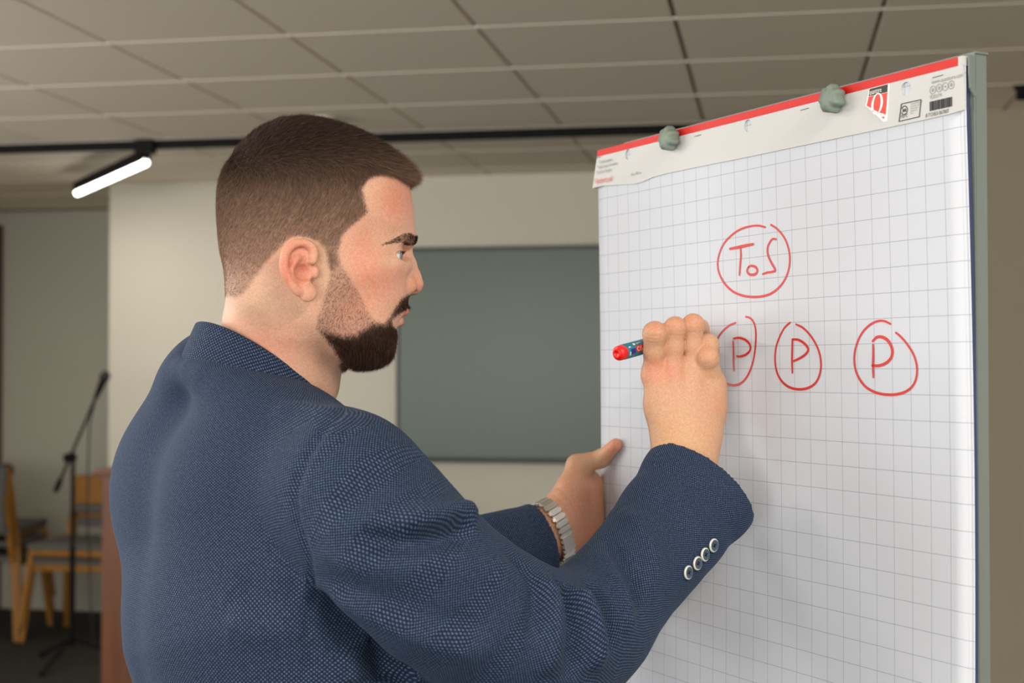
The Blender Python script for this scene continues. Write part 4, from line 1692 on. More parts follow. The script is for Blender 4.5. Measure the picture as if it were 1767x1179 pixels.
jacket = make_part('jacket', cl == 0, man, 'torso')
tag(jacket, 'navy blue jacket with pale woven dots')
slr = make_part('sleeve', cl == 1, jacket, 'r')
sll = make_part('sleeve', cl == 2, jacket, 'l')
# seam normals: keep shading continuous across the armholes by taking normals from the implicit surface
for ob, sel in ((jacket, cl == 0), (slr, cl == 1), (sll, cl == 2)):
    used = np.unique(jq[sel])
    nn = np.zeros((len(jv), 3))
    if 'NORM' not in globals():
        a_, b_, c_, d_ = (jv[jq[:, i]] for i in range(4))
        fn_ = np.cross(c_ - a_, d_ - b_)
        NORM = np.zeros((len(jv), 3))
        for i in range(4):
            np.add.at(NORM, jq[:, i], fn_)
        NORM /= np.linalg.norm(NORM, axis=1, keepdims=True) + 1e-15
    ob.data.normals_split_custom_set_from_vertices(W(NORM[used]).tolist())

# ---- collar: a folded band round the neck
tilt = 0.618
CF = np.array([math.cos(.612), math.sin(.612), 0]); CR_ = np.array([math.sin(.612), -math.cos(.612), 0])
e1 = CF * math.cos(tilt) - Zv * math.sin(tilt); e2 = CR_; em = CF * math.sin(tilt) + Zv * math.cos(tilt)
CC = P(454, 637, 1.497)
em = CF * math.sin(.22) + Zv * math.cos(.22)
prof = [(-.0075, -.022), (-.004, .012), (-.002, .026), (.0005, .0295), (.0035, .028), (.0056, .018), (.0080, .006), (.0100, -.006), (.0110, -.020), (.0085, -.024), (.003, -.018)]
nphi = 120
vs = []; uvs = []
for i in range(nphi):
    ph = 2 * math.pi * i / nphi
    fr_ = max(0.0, math.cos(ph)) ** 2            # towards the throat the band gets lower
    for j, (dr, h) in enumerate(prof):
        ra, rb = .0823 + dr, .0704 + dr
        hh = .029 + (h - .029) * (1 - 0.35 * fr_)
        vs.append(CC + e1 * (ra * math.cos(ph)) + e2 * (rb * math.sin(ph)) + em * (hh - .029))
        uvs.append((ph * .08, j * .0055))
vs = np.array(vs); uvs = np.array(uvs)
m_ = len(prof)
qs = []; uq = []
al_ = np.concatenate([[0], np.cumsum([math.hypot(prof[j + 1][0] - prof[j][0], prof[j + 1][1] - prof[j][1]) for j in range(m_ - 1)])])
for i in range(nphi):
    for j in range(m_ - 1):
        i2 = (i + 1) % nphi
        qs.append((i * m_ + j, i2 * m_ + j, i2 * m_ + j + 1, i * m_ + j + 1))
        u0, u1 = i * 2 * math.pi / nphi * .08, (i + 1) * 2 * math.pi / nphi * .08
        uq.append(((u0, al_[j]), (u1, al_[j]), (u1, al_[j + 1]), (u0, al_[j + 1])))
link('collar', fast_mesh('collar', W(vs) - feet, [np.array(qs)], uv=[np.array(uq)]), M['cloth'], jacket)

# ---- four cuff buttons
M['btn_rim'] = mat('pale_horn', (214, 214, 202), 0.35, noise=0.06, nscale=300)
M['btn'] = mat('dark_blue_horn', (58, 78, 98), 0.35, noise=0.2, nscale=300)
for (bx_, by_) in ((1229, 941), (1214, 957), (1201, 972), (1185, 988)):
    c = trace(jacket_f, bx_, by_)
    nv = grad(jacket_f, c[None], 0.004)[0]
    cw, nw = W(c), W(nv)
    bt = MB().lathe(cw, nw, [(0, .0004), (.0062, .0004), (.0072, .0014), (.0072, .0026), (.0062, .0034), (.0054, .0030), (.0054, .0024)], 28).build('button', M['btn_rim'], jacket)
    me_ = MB().lathe(cw, nw, [(.0058, .0036), (.0040, .0031), (0, .0031)], 24)
    me_.build('button_face', M['btn'], jacket)
    u = nrm(np.cross(nw, [0.3, 0.2, 0.9])); w = np.cross(nw, u)
    hb = MB()
    for sx, sy in ((1, 1), (1, -1), (-1, 1), (-1, -1)):
        hb.lathe(cw + (u * sx + w * sy) * .0013, nw, [(.0009, .0032), (0, .00325)], 8)
    hb.tube([cw + (u + w) * .0013 + nw * .0034, cw - (u + w) * .0013 + nw * .0034], .0005, 6)
    hb.build('button_thread', M['black'], jacket)

# ---- trousers and shoes
M['trouser'] = mat('dark_grey_trousers', (38, 40, 46), 0.85, noise=0.1, nscale=200)
M['shoe'] = mat('brown_leather', (74, 46, 30), 0.4, noise=0.1, nscale=60)


def trouser_f(p):
    f = etube(p, [SPINE[0] + [0, 0, .12], SPINE[0] + [0, 0, .02]], [.178, .182], [.124, .128], TR)
    for sg in (-1, 1):
        h0 = SPINE[0] + TR * .085 * sg
        f = smin(f, chain(p, [h0, np.array([*(feet_c + TR[:2] * .105 * sg), .48]), np.array([*(feet_c + TR[:2] * .12 * sg), .10])], [.105, .082, .078]), .03)
    return smax(f, .055 - p[:, 2], .01)


tv_, tq = mesh_sdf(trouser_f, (-.48, 1.2, .03), (.10, 1.85, .96), 0.012)
link('trousers', fast_mesh('trousers', W(tv_) - feet, [tq]), M['trouser'], man)
for sg in (-1, 1):
    an_ = feet_c + TR[:2] * .12 * sg

    def shoe_f(p, an_=an_):
        a = np.array([*an_, .045]) - TF * .05; b = np.array([*an_, .045]) + TF * .17
        f = etube(p, [a, (a + b) / 2, b], [.042, .045, .044], [.045, .042, .030], TR, .02)
        f = smin(f, chain(p, [a + [0, 0, .02], a + [0, 0, .07]], [.042, .045]), .02)
        return smax(f, .004 - p[:, 2], .004)
    c = np.array([*an_, 0])
    v_, q_ = mesh_sdf(shoe_f, c - [.26, .26, .01], c + [.28, .28, .17], 0.008)
    v_[:, 2] = np.maximum(v_[:, 2], 0.001)
    link('shoe', fast_mesh('shoe', W(v_) - feet, [q_]), M['shoe'], man)

# ---- wristwatch with steel link bracelet
wc = P(950, 917, 1.8385)
wa = nrm(P(976, 898, 1.850) - P(925, 930, 1.825))
wu = nrm(LU - wa * (LU @ wa)); wv = np.cross(wa, wu)
watch = None
NL = 30


def wrist_r(a):
    d = wu * math.cos(a) + wv * math.sin(a)
    rr_ = np.arange(.015, .06, .0005)
    val = np.max([left_hand(wc + wa * o_ + d * rr_[:, None]) for o_ in (-.008, 0, .008)], axis=0)
    val = np.min([left_hand(wc + wa * o_ + d * rr_[:, None]) for o_ in (-.008, 0, .008)], axis=0)
    i_ = int(np.argmax(val > 0.0016))
    return rr_[i_]


WR = np.array([wrist_r(2 * math.pi * k / 52) for k in range(52)])
for _ in range(6):
    WR = np.maximum((np.roll(WR, 1) + 2 * WR + np.roll(WR, -1)) / 4, WR * .98)
wpt = lambda a: wc + (wu * math.cos(a) + wv * math.sin(a)) * np.interp(a % (2 * math.pi), np.linspace(0, 2 * math.pi, 53), np.append(WR, WR[0]))
for k in range(NL):
    a = 2 * math.pi * (k + .5) / NL
    p0_, p1_ = wpt(a - math.pi / NL), wpt(a + math.pi / NL)
    c = (p0_ + p1_) / 2
    tg = nrm(p1_ - p0_); nr_ = np.cross(tg, wa)
    ds = np.linalg.norm(p1_ - p0_)
    mb = MB()
    mb.box(W(c), (ds * .95, .0150, .0032), (W(tg), W(wa), W(nr_)), .0009)
    for s_ in (-1, 1):
        mb.box(W(c + wa * .0085 * s_), (ds * .6, .0028, .0028), (W(tg), W(wa), W(nr_)), .0006)
    if watch is None:
        watch = mb.build('wristwatch', M['steel'], man)
        tag(watch, 'steel wristwatch on a link bracelet')
    else:
        mb.build('bracelet_link', M['steel'], watch)
cn_ = -wv if (W(wv) @ W(np.array([0, -1, 0]))) > 0 else wv      # the dial sits on the far side of the wrist
cs = wpt(math.pi / 2 if cn_ @ wv > 0 else -math.pi / 2)
MB().lathe(W(cs), W(cn_), [(0, -.004), (.019, -.004), (.0195, .002), (.018, .006), (.0165, .0065), (0, .0065)], 36).build('watch_case', M['steel'], watch)
cf = wpt(-math.pi / 2 if cn_ @ wv > 0 else math.pi / 2) - cn_ * .001
MB().box(W(cf - wu * .004), (.020, .0165, .0026), (W(wu), W(wa), W(cn_)), .001).build('clasp', M['steel'], watch)

# ================================================================== flipchart easel, pad, marker
_, ZT = board_sz(1668, 98)
_, ZT2 = board_sz(1033, 259)
ZT = (ZT + ZT2) / 2
ZB = ZT - 0.98
HEAD_H = 0.0525
base_e = W(B3(.30, 0, -.10))
easel = empty('flipchart_easel', tuple(base_e), 'grey metal flipchart easel holding the squared paper pad', 'easel')
BD3 = np.array([BD[0], BD[1], 0]); BN3 = np.array([BN[0], BN[1], 0])
axb = (W(BD3), W(Zv), W(BN3))


def bbox(mb, s0, s1, z0, z1, o0, o1, bev=0.001):
    c = B3((s0 + s1) / 2, (z0 + z1) / 2, (o0 + o1) / 2)
    return mb.box(W(c), (s1 - s0, z1 - z0, o1 - o0), axb, bev)


ZE = ZT + 0.004
bbox(MB(), .0, .60, ZE - 1.02, ZE - .004, -.0115, -.0095).build('back_plate', M['greymetal'], easel)
fl_ = MB()
bbox(fl_, -.0045, -.002, ZE - 1.02, ZE, -.0225, -.0075, .0005)
bbox(fl_, -.0045, .012, ZE - 1.02, ZE, -.0090, -.0070, .0005)
fl_.build('side_channel', M['greymetal'], easel)
bbox(MB(), -.006, .60, ZE - .002, ZE + .0005, -.0235, -.0075, .0004).build('top_channel', M['greymetal'], easel)
# clamp bar that grips the pad, its bent end shows beyond the pad
cb = MB()
bbox(cb, .0, .60, ZE - .050, ZE - .006, -.0090, -.0068, .0006)
pts = [B3(-.003, ZE - .004, -.0045), B3(-.0035, ZE - .02, -.0040), B3(-.003, ZE - .034, -.0055), B3(-.004, ZE - .040, -.0095)]
for a, b in zip(pts[:-1], pts[1:]):
    d = nrm(b - a)
    cb.box(W((a + b) / 2), (np.linalg.norm(b - a) + .001, .0022, .007), (W(d), W(nrm(np.cross(d, BN3))), W(np.cross(d, nrm(np.cross(d, BN3))))), .0004)
cb.build('clamp_bar', M['greymetal'], easel)
bbox(MB(), .0, .60, ZB - .055, ZB - .045, -.02, .06).build('pen_tray', M['greymetal'], easel)
for s_, o_, s2, o2 in ((.08, -.03, -.02, .02), (.52, -.03, .62, .02), (.30, -.035, .30, -.75)):
    MB().tube([W(B3(s_, ZE - .25, o_)), W(B3(s2, .012, o2))], .014, 14).build('leg', M['greymetal'], easel)
# star knobs
for (kx, ky) in ((1155.5, 243), (1438.5, 175)):
    s_, z_ = board_sz(kx + 15, ky - 2)
    kn = MB()
    prof = [(.006, .002), (.008, .006), (.0125, .0075), (.0138, .011), (.0135, .018), (.0115, .0215), (.004, .0225), (.0, .0225)]
    n = 56
    vs = []; fs = []
    for r, h in prof:
        for k in range(n):
            a = 2 * math.pi * k / n
            lob = 1 + (0.13 * math.cos(7 * a) if h > .007 else 0) * (1 if h < .0215 else .6)
            vs.append(W(B3(s_, z_, h) + BD3 * r * lob * math.cos(a) + Zv * r * lob * math.sin(a)))
    for i in range(len(prof) - 1):
        for k in range(n):
            k2 = (k + 1) % n
            fs.append((i * n + k, i * n + k2, (i + 1) * n + k2, (i + 1) * n + k))
    kn.add(vs, fs, True)
    ko = kn.build('knob', M['knob'], easel)
    MB().tube([W(B3(s_, z_, -.006)), W(B3(s_, z_, .006))], .005, 12).build('stud', M['black'], ko)

# ---- the pad
def paper_mat(name, grid):
    m = bpy.data.materials.new(name)
    m.use_nodes = True
    nt = m.node_tree
    b = nt.nodes['Principled BSDF']
    b.inputs['Roughness'].default_value = 0.7
    b.inputs['Specular IOR Level'].default_value = 0.25
    base = s2l((205, 209, 218))
    b.inputs['Base Color'].default_value = (*base, 1)
    if grid:
        tc = nt.nodes.new('ShaderNodeTexCoord')
        sp_ = nt.nodes.new('ShaderNodeSeparateXYZ')
        nt.links.new(tc.outputs['UV'], sp_.inputs[0])
        masks = []
        for i in range(2):
            a = nt.nodes.new('ShaderNodeMath'); a.operation = 'MULTIPLY'; a.inputs[1].default_value = 1 / 0.025
            nt.links.new(sp_.outputs[i], a.inputs[0])
            f = nt.nodes.new('ShaderNodeMath'); f.operation = 'FRACT'
            nt.links.new(a.outputs[0], f.inputs[0])
            g = nt.nodes.new('ShaderNodeMath'); g.operation = 'LESS_THAN'; g.inputs[1].default_value = 0.022
            nt.links.new(f.outputs[0], g.inputs[0])
            masks.append(g)
        mxm = nt.nodes.new('ShaderNodeMath'); mxm.operation = 'MAXIMUM'
        nt.links.new(masks[0].outputs[0], mxm.inputs[0]); nt.links.new(masks[1].outputs[0], mxm.inputs[1])
        mx = nt.nodes.new('ShaderNodeMix'); mx.data_type = 'RGBA'
        mx.inputs[6].default_value = (*base, 1)
        mx.inputs[7].default_value = (*s2l((150, 154, 164)), 1)
        nt.links.new(mxm.outputs[0], mx.inputs[0])
        nt.links.new(mx.outputs[2], b.inputs['Base Color'])
    return m


M['paper'] = paper_mat('squared_paper', True)
M['sheet'] = paper_mat('plain_paper', False)
M['header'] = mat('pad_header_card', (203, 203, 202), 0.6)
M['redcard'] = mat('red_binding', (208, 20, 14), 0.55)
M['ink'] = mat('red_marker_ink', (204, 38, 30), 0.5)
M['grey_ink'] = mat('grey_print', (150, 150, 148), 0.6)
M['black_ink'] = mat('black_print', (34, 33, 33), 0.5)
M['red_print'] = mat('red_print', (226, 62, 50), 0.5)
M['print_white'] = mat('white_print', (246, 244, 240), 0.5)

base_p = W(B3(.325, ZB, 0))
pad = empty('flipchart_pad', tuple(base_p), 'white squared paper pad with red top edge and red handwriting', 'paper pad')


def page_off(s, z):
    """gentle waves of the hanging sheet"""
    t = np.clip((ZT - HEAD_H - z) / .9, 0, 1)
    return 0.0008 + t * (0.0020 * np.sin(5.5 * s + 0.6) + 0.002 * np.sin(11 * s + 3 * t)) + 0.004 * t * np.exp(-((s - .62) / .06) ** 2)


def page_shift(z):
    t = np.clip((ZT - HEAD_H - z) / .9, 0, 1)
    return -0.0085 * t - 0.005 * np.sin(math.pi * np.clip(t / .75, 0, 1))


def sheet(name, s0, s1, extra, m, uvgrid=True, zb=ZB):
    ns, nz = 40, 50
    S, Z = np.meshgrid(np.linspace(s0, s1, ns), np.linspace(ZT - .003, zb, nz), indexing='ij')
    V = np.stack([BR[0] + BD[0] * (S + page_shift(Z)) + BN[0] * (page_off(S, Z) + extra),
                  BR[1] + BD[1] * (S + page_shift(Z)) + BN[1] * (page_off(S, Z) + extra), Z], -1).reshape(-1, 3)
    idx = np.arange(ns * nz).reshape(ns, nz)
    q = np.stack([idx[:-1, :-1], idx[1:, :-1], idx[1:, 1:], idx[:-1, 1:]], -1).reshape(-1, 4)
    uv = np.stack([.65 - S + .003, ZT - Z + .010], -1).reshape(-1, 2)[q]
    o = link(name, fast_mesh(name, W(V) - base_p, [q], uv=[uv]), m, pad)
    md = o.modifiers.new('thickness', 'SOLIDIFY')
    md.thickness = 0.00025
    md.offset = 0
    return o


sheet('page', 0.006, PADW, 0.0, M['paper'])
sheet('page', 0.003, PADW - .001, -.0012, M['paper'])
sheet('page', 0.0005, PADW - .002, -.0022, M['paper'])
sheet('page', 0.0025, PADW - .003, -.0033, M['sheet'])
sheet('backing_board', 0.0, PADW - .003, -.0055, mat('dark_blue_backing_card', (40, 52, 92), 0.7))


def outline_plate(name, outer, holes, o0, o1, m, parent):
    """flat plate in the board plane; outer and holes are lists of (s,z)"""
    bm = bmesh.new()
    edges = []
    for loop in [outer] + holes:
        vs = [bm.verts.new((a, b, 0)) for a, b in loop]
        for i in range(len(vs)):
            edges.append(bm.edges.new((vs[i], vs[(i + 1) % len(vs)])))
    bmesh.ops.triangle_fill(bm, use_beauty=True, use_dissolve=False, edges=edges)
    ret = bmesh.ops.extrude_face_region(bm, geom=list(bm.faces))
    for e in ret['geom']:
        if isinstance(e, bmesh.types.BMVert):
            e.co.z = 1.0
    bmesh.ops.recalc_face_normals(bm, faces=bm.faces)
    b0 = base_of(parent)
    for v in bm.verts:
        off = (o1(v.co.x, v.co.y) if callable(o1) else o1) if v.co.z > .5 else o0
        q = W(B3(v.co.x, v.co.y, off)) - b0
        v.co = q
    me = bpy.data.meshes.new(name)
    bm.to_mesh(me)
    bm.free()
    return link(name, me, m, parent)


def circ(s, z, r, n=28):
    return [(s + r * math.cos(2 * math.pi * k / n), z + r * math.sin(2 * math.pi * k / n)) for k in range(n)]


holes = [circ(*board_sz(x, y), .0068) for x, y in ((1087, 267), (1294, 217), (1567, 154))]
low = [board_sz(x, y) for x, y in ((1027, 326), (1045, 321), (1075, 319), (1098, 318), (1112, 314), (1130, 306), (1152, 300), (1200, 290), (1290, 272), (1400, 249), (1520, 224), (1600, 207), (1640, 198), (1667, 190))]
ztr = ZT - .0085
outer = [(PADW, ztr)] + [(.6555, low[0][1])] + low[1:] + [(.001, ztr)]


def header_off(s, z):
    return 0.0030 + 0.004 * max(0, (s - .60) / .055) * max(0, (ztr - z) / .045)


outline_plate('header', outer, holes, .0006, header_off, M['header'], pad)
outline_plate('binding_strip', [(PADW - .001, ztr), (.006, ztr), (.006, ZT), (PADW - .001, ZT)], [], -.004, .0031, M['redcard'], pad)
outline_plate('strip_end', [(.006, ztr), (.0008, ztr), (.0008, ZT), (.006, ZT)], [], -.004, .0030, M['header'], pad)


# ---- lettering
def text2d(body, size, align='LEFT', shear=0.0):
    cu = bpy.data.curves.new('lettering', 'FONT')
    cu.body = body
    cu.size = size
    cu.align_x = align
    cu.shear = shear
    cu.resolution_u = 3
    o = bpy.data.objects.new('lettering', cu)
    COL.objects.link(o)
    bpy.context.view_layer.update()
    me = bpy.data.meshes.new_from_object(o)
    v = np.array([tuple(x.co)[:2] for x in me.vertices]).reshape(-1, 2)
    f = [tuple(p.vertices) for p in me.polygons]
    bpy.data.objects.remove(o)
    bpy.data.curves.remove(cu)
    bpy.data.meshes.remove(me)
    return v, f


def board_text(name, body, px, py, size, m, off=.0036, shear=0.0, xs=1.0, parent=None):
    s_, z_ = board_sz(px, py)
    v, f = text2d(body, size, shear=shear)
    mb = MB()
    mb.add([W(B3(s_ - a * xs, z_ + b, max(off, header_off(s_ - a * xs, z_ + b) + .0004 + .0022 * max(0, min(1, (s_ - .56) / .04))))) for a, b in v], f)
    o = mb.build(name, m, parent or pad)
    return o


def board_shape(name, pts, m, off, parent=None):
    """filled outline given in (s,z)"""
    mb = MB()
    mb.add([W(B3(a, b, off)) for a, b in pts], [tuple(range(len(pts)))])
    return mb.build(name, m, parent or pad)


board_text('red_title', 'Flipchart pad', 1035, 318, .0098, M['red_print'], xs=.78)
board_text('printed_line', 'Flipoverpapier', 1040, 283, .0062, M['grey_ink'], xs=.9)
board_text('printed_line', 'Papier pour chevalet', 1038, 292, .0062, M['grey_ink'], xs=.9)
board_text('printed_line', 'Flipchart Papier', 1037, 301, .0062, M['grey_ink'], xs=.9)
board_text('printed_size', '65 x 98 cm', 1093, 304, .0052, M['grey_ink'])
board_text('printed_address', 'www.quantore.com', 1612, 146, .0058, M['grey_ink'], xs=.88)
board_text('printed_number', '920274', 1609, 172, .0052, M['grey_ink'])
board_text('barcode_number', '8 712453 067807', 1602, 203.5, .0052, M['black_ink'], xs=.82)
# barcode bars
b0, b1 = board_sz(1609, 176), board_sz(1647, 168)
bars = MB()
x_ = b0[0]
rr = random.Random(4)
while x_ > b1[0]:
    w_ = rr.choice((.0004, .0004, .0008, .0012))
    c = B3(x_ - w_ / 2, b0[1] - .0046, .0035)
    bars.box(W(c), (w_, .0090, .0003), axb)
    x_ -= w_ + rr.choice((.0004, .0004, .0008))
bars.build('barcode', M['black_ink'], pad)
# staples
M['staple'] = mat('staple_wire', (120, 120, 118), 0.35, metal=0.8)
for (x1, y1, x2, y2) in ((1034, 273, 1041, 271), (1203, 236, 1214, 233), (1386, 191, 1400, 187), (1614, 135, 1632, 130)):
    a, b = board_sz(x1, y1), board_sz(x2, y2)
    MB().tube([W(B3(a[0], a[1], .0038)), W(B3(b[0], b[1], .0038))], .00035, 6).build('staple', M['staple'], pad)
# four round pictograms
for k, (x, y) in enumerate(((1614, 156), (1625, 152.5), (1635.5, 150), (1646, 147))):
    s_, z_ = board_sz(x, y)
    ring = MB()
    R0, R1 = .0040, .0033
    vs = [W(B3(s_ + r * math.cos(a), z_ + r * math.sin(a), .0035)) for r in (R0, R1) for a in np.linspace(0, 2 * math.pi, 25)[:-1]]
    ring.add(vs, [(i, (i + 1) % 24, 24 + (i + 1) % 24, 24 + i) for i in range(24)])
    ring.add([W(B3(s_ + .0014 * math.cos(a), z_ + .0018 * math.sin(a) * (1 if k != 2 else .5), .0035)) for a in np.linspace(0, 2 * math.pi, 9)[:-1]], [tuple(range(8))])
    ring.build('pictogram', M['grey_ink'], pad)
# certification box with its round mark
c4 = [board_sz(x, y) for x, y in ((1560, 180), (1594, 172.5), (1591, 202), (1556, 210))]
fr = MB()
for a, b in zip(c4, c4[1:] + c4[:1]):
    fr.tube([W(B3(*a, .0035)), W(B3(*b, .0035))], .0004, 6)
fr.build('certification_frame', M['black_ink'], pad)
s_, z_ = board_sz(1565, 191)
ring = MB()
vs = [W(B3(s_ + r * math.cos(a), z_ + r * math.sin(a), .0035)) for r in (.0046, .0036) for a in np.linspace(.5, 2 * math.pi - .3, 25)]
ring.add(vs, [(i, i + 1, 25 + i + 1, 25 + i) for i in range(24)])
for dx in (-.0013, .0013):
    ring.add([W(B3(s_ + dx + .0011 * math.cos(a), z_ + .0018 * math.sin(a), .0035)) for a in np.linspace(0, 2 * math.pi, 11)[:-1]], [tuple(range(10))])
ring.build('certification_mark', M['black_ink'], pad)
board_text('certification_name', 'PEFC', 1559, 205, .0046, M['black_ink'])
for k in range(5):
    board_text('certification_line', ('Gecertificeerd', 'product uit', 'duurzaam', 'beheerd', 'bos')[k], 1576, 181.5 + k * 4.0, .0026, M['grey_ink'])
# pointed logo sticker
P5 = [(1505, 154.5), (1539, 144.5), (1534.5, 210), (1530, 211), (1499, 183)]
logo = [board_sz(x, y) for x, y in P5]
lg = outline_plate('logo_sticker', logo, [], .0028, .0040, M['print_white'], pad)
cen = np.mean(logo, 0)
sh_ = lambda x, y: tuple(board_sz(x, y))
board_shape('logo_band', [sh_(1506, 154.5), sh_(1537.5, 146), sh_(1536.8, 159.5), sh_(1504.8, 167)], M['black_ink'], .0043, lg)
board_shape('logo_field', [sh_(1504.6, 167.8), sh_(1536.8, 160.2), sh_(1534, 198), sh_(1523, 195), sh_(1501, 183)], M['red_print'], .0043, lg)
board_shape('logo_field', [sh_(1526.5, 203), sh_(1531.8, 201.3), sh_(1531, 206)], M['red_print'], .0043, lg)
board_text('logo_name', 'quantore', 1506.5, 164.5, .0076, M['print_white'], .0047, xs=.62, parent=lg)
# the letter Q: a ring thick at the sides, with a sweeping tail
sQ, zQ = board_sz(1519.5, 180)
vs = []
for (ra, rb) in ((.0084, .0106), (.0050, .0097)):
    for k in range(32):
        a = 2 * math.pi * k / 32
        vs.append(W(B3(sQ + ra * math.cos(a) - rb * .12 * math.sin(a), zQ + rb * math.sin(a), .0046)))
mb = MB().add(vs, [(i, (i + 1) % 32, 32 + (i + 1) % 32, 32 + i) for i in range(32)])
mb.add([W(B3(*sh_(x, y), .0046)) for x, y in ((1512, 190), (1520, 194), (1533, 199), (1532, 202), (1522, 199), (1510, 193))], [(0, 1, 2, 3, 4, 5)])
mb.build('logo_letter', M['print_white'], lg)

# ---- handwriting in red marker
def stroke(name, pix, width=.0027, closed=False, wmul=None):
    sz = np.array([board_sz(x, y) for x, y in pix])
    n = max(12, 7 * len(sz))
    c = spline(sz, n)
    d = np.gradient(c, axis=0)
    d /= np.linalg.norm(d, axis=1, keepdims=True) + 1e-12
    nn = np.stack([-d[:, 1], d[:, 0]], 1)
    w = np.full(n, width / 2)
    w *= 0.8 + 0.25 * np.sin(np.linspace(0, 3.1, n))
    L = c + nn * w[:, None]; R = c - nn * w[:, None]
    # round ends
    def cap(c0, d0, w0, sgn):
        return [c0 + w0 * (math.cos(t) * np.array([-d0[1], d0[0]]) * sgn + math.sin(t) * d0 * sgn) for t in np.linspace(0, math.pi, 7)]
    mb = MB()
    f3 = lambda q: W(B3(q[0], q[1], float(page_off(q[0], q[1])) + .0007))
    vs = [f3(q) for q in L] + [f3(q) for q in R]
    mb.add(vs, [(i, i + 1, n + i + 1, n + i) for i in range(n - 1)])
    mb.add([f3(q) for q in cap(c[-1], d[-1], w[-1], 1)], [tuple(range(7))])
    mb.add([f3(q) for q in cap(c[0], d[0], w[0], -1)], [tuple(range(7))])
    return mb.build(name, M['ink'], pad)


k3 = lambda L: [(1200 + a / 3.276, 360 + b / 3.276) for a, b in L]
stroke('ink_circle', k3([(432, 92), (470, 118), (508, 165), (532, 225), (540, 290), (532, 350), (510, 405), (475, 450), (430, 482), (380, 497), (325, 500), (270, 492),
                         (215, 468), (170, 425), (140, 370), (130, 315), (140, 255), (165, 200), (205, 155), (255, 120), (310, 102), (360, 97), (400, 106)]))
stroke('ink_letter', k3([(200, 228), (245, 220), (290, 210), (332, 202)]), .0036)
stroke('ink_letter', k3([(260, 222), (262, 270), (258, 320), (254, 376)]), .0030)
stroke('ink_letter', k3([(306, 330), (320, 324), (343, 330), (355, 347), (350, 366), (330, 375), (308, 370), (297, 352), (306, 330)]), .0030)
stroke('ink_letter', k3([(462, 175), (445, 172), (428, 188), (414, 222), (416, 262), (434, 305), (457, 348), (440, 358), (412, 362), (386, 371)]), .0028)
stroke('ink_circle', k3([(232, 646), (195, 662), (160, 692), (135, 725), (118, 765), (108, 815), (108, 870), (120, 920), (142, 962), (172, 985), (205, 998), (240, 997), (272, 980),
                         (300, 945), (322, 895), (338, 830), (346, 760), (346, 690), (335, 645), (315, 620), (290, 612)]))
stroke('ink_letter', k3([(218, 752), (220, 810), (220, 860), (222, 916)]), .0030)
stroke('ink_letter', k3([(220, 736), (250, 731), (285, 742), (312, 768), (314, 800), (292, 825), (262, 836), (238, 835)]), .0030)
stroke('ink_circle', k3([(542, 645), (512, 672), (485, 720), (463, 780), (456, 850), (464, 915), (486, 965), (520, 1000), (560, 1018), (605, 1022), (650, 1012), (688, 985),
                         (710, 940), (718, 890), (712, 830), (690, 770), (655, 715), (615, 675), (576, 655)]))
stroke('ink_letter', k3([(555, 740), (554, 800), (553, 860), (555, 928)]), .0030)
stroke('ink_letter', k3([(556, 740), (590, 743), (625, 765), (645, 795), (632, 822), (600, 845), (563, 862)]), .0030)
stroke('ink_circle', k3([(1112, 653), (1075, 636), (1035, 638), (990, 662), (950, 706), (922, 765), (908, 830), (912, 900), (935, 960), (975, 1010), (1030, 1040), (1090, 1052),
                         (1150, 1050), (1205, 1032), (1244, 995), (1262, 940), (1260, 880), (1240, 820), (1205, 765), (1170, 725), (1143, 702)]))
stroke('ink_letter', k3([(1014, 770), (1015, 830), (1014, 890), (1016, 953)]), .0030)
stroke('ink_letter', k3([(1012, 750), (1035, 728), (1068, 728), (1100, 750), (1122, 795), (1118, 840), (1090, 872), (1050, 888), (1010, 888)]), .0034)

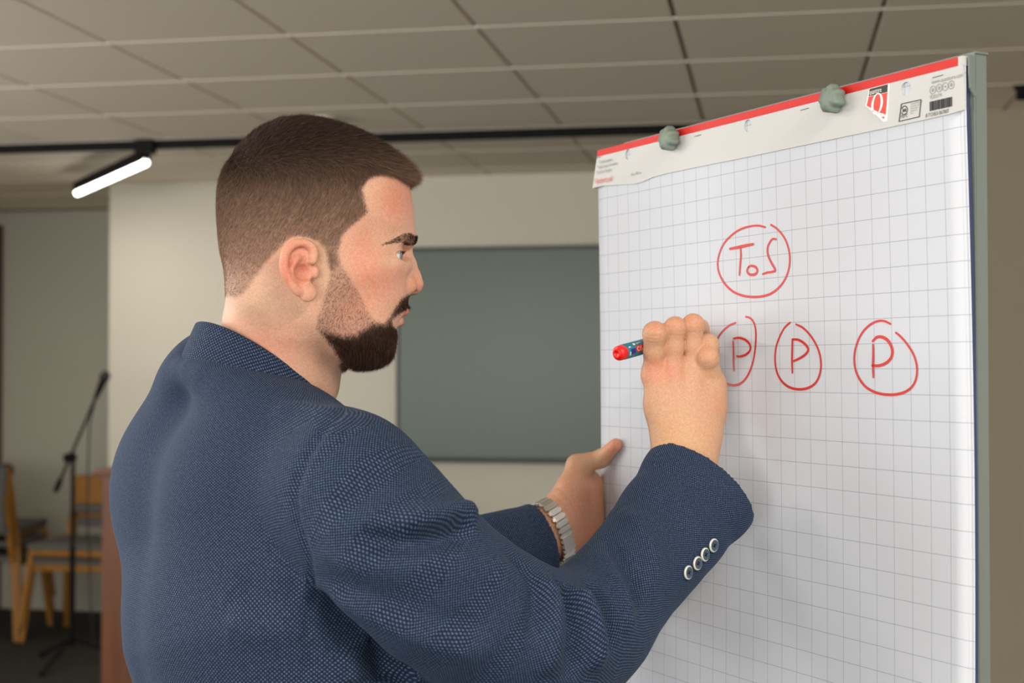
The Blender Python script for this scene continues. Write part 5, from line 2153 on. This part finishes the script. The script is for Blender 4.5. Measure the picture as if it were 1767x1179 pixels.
# ---- red marker in the writing hand
m0 = P(1063.5, 611, 1.563); m1 = on_board(1206, 572, .0012)
md_ = nrm(m1 - m0); ML = np.linalg.norm(m1 - m0)
mark = empty('marker_pen', tuple(W(m0)), 'teal marker pen with red end held in the right hand of the man', 'marker pen')
M['teal'] = mat('teal_barrel', (34, 122, 142), 0.35)
M['redplastic'] = mat('red_plastic', (232, 34, 28), 0.35)
M['navy_print'] = mat('navy_print', (40, 48, 130), 0.4)
MR = .0086
wm0, wmd = W(m0), W(md_)
MB().lathe(wm0, wmd, [(0, .0004), (.0030, .0004), (.0031, 0), (.0050, 0), (.0053, .0004), (.0054, .0030), (.0055, .0032), (.0074, .0033), (.0080, .0038), (.0083, .0050), (.0084, .0115), (.0082, .0120)], 40).build('end_plug', M['redplastic'], mark)
MB().lathe(wm0, wmd, [(MR - .0002, .0113), (MR, .0116), (MR, .108), (MR - .001, .1095), (.0060, .111)], 40).build('barrel', M['teal'], mark)
MB().lathe(wm0, wmd, [(.0062, .110), (.0060, .130), (.0045, .134), (.0030, ML - .010)], 28).build('nozzle', M['redplastic'], mark)
MB().lathe(wm0, wmd, [(.0028, ML - .012), (.0026, ML - .004), (.0016, ML), (0, ML)], 20).build('nib', M['redplastic'], mark)
# print on the barrel, wrapped round the cylinder on the side facing the viewer
vwd = W(nrm(np.array([0, 0, EYE]) - m0))
mu_ = nrm(vwd - wmd * (vwd @ wmd)); mw_ = np.cross(wmd, mu_)


def on_barrel(x, t, lift=.00012):
    """x along the barrel, t around it (metres), up positive"""
    a = -t / MR
    return wm0 + wmd * x + (mu_ * math.cos(a) + mw_ * math.sin(a)) * (MR + lift)


def patch(name, x0, x1, t0, t1, m, lift=.00012):
    mb = MB()
    n = 10
    vs = [on_barrel(x, t, lift) for x in (x0, x1) for t in np.linspace(t0, t1, n)]
    mb.add(vs, [(i, i + 1, n + i + 1, n + i) for i in range(n - 1)], True)
    return mb.build(name, m, mark)


sgn_up = 1.0 if (W(np.array([0, 0, 1.0])) @ (on_barrel(0.05, .004) - on_barrel(0.05, 0))) > 0 else -1.0
patch('red_label', .0265, .085, -.0045 * sgn_up, .0030 * sgn_up, M['redplastic'])
patch('navy_label', .0165, .0250, -.0050 * sgn_up, .0008 * sgn_up, M['navy_print'])
patch('white_mark', .0140, .0158, -.0060 * sgn_up, -.0020 * sgn_up, M['print_white'], .0002)
patch('white_mark', .0140, .0178, .0028 * sgn_up, .0040 * sgn_up, M['print_white'], .0002)
patch('white_mark', .0245, .0285, .0046 * sgn_up, .0070 * sgn_up, M['print_white'], .0002)
v, f = text2d('OS', .0078)
MB().add([on_barrel(.0275 + a * 1.0, (b - .0035) * sgn_up, .0003) for a, b in v], f).build('lettering', M['print_white'], mark)
v, f = text2d('perm', .0040)
MB().add([on_barrel(.031 + a * 1.0, (b + .0050) * sgn_up, .0003) for a, b in v], f).build('lettering', M['print_white'], mark)
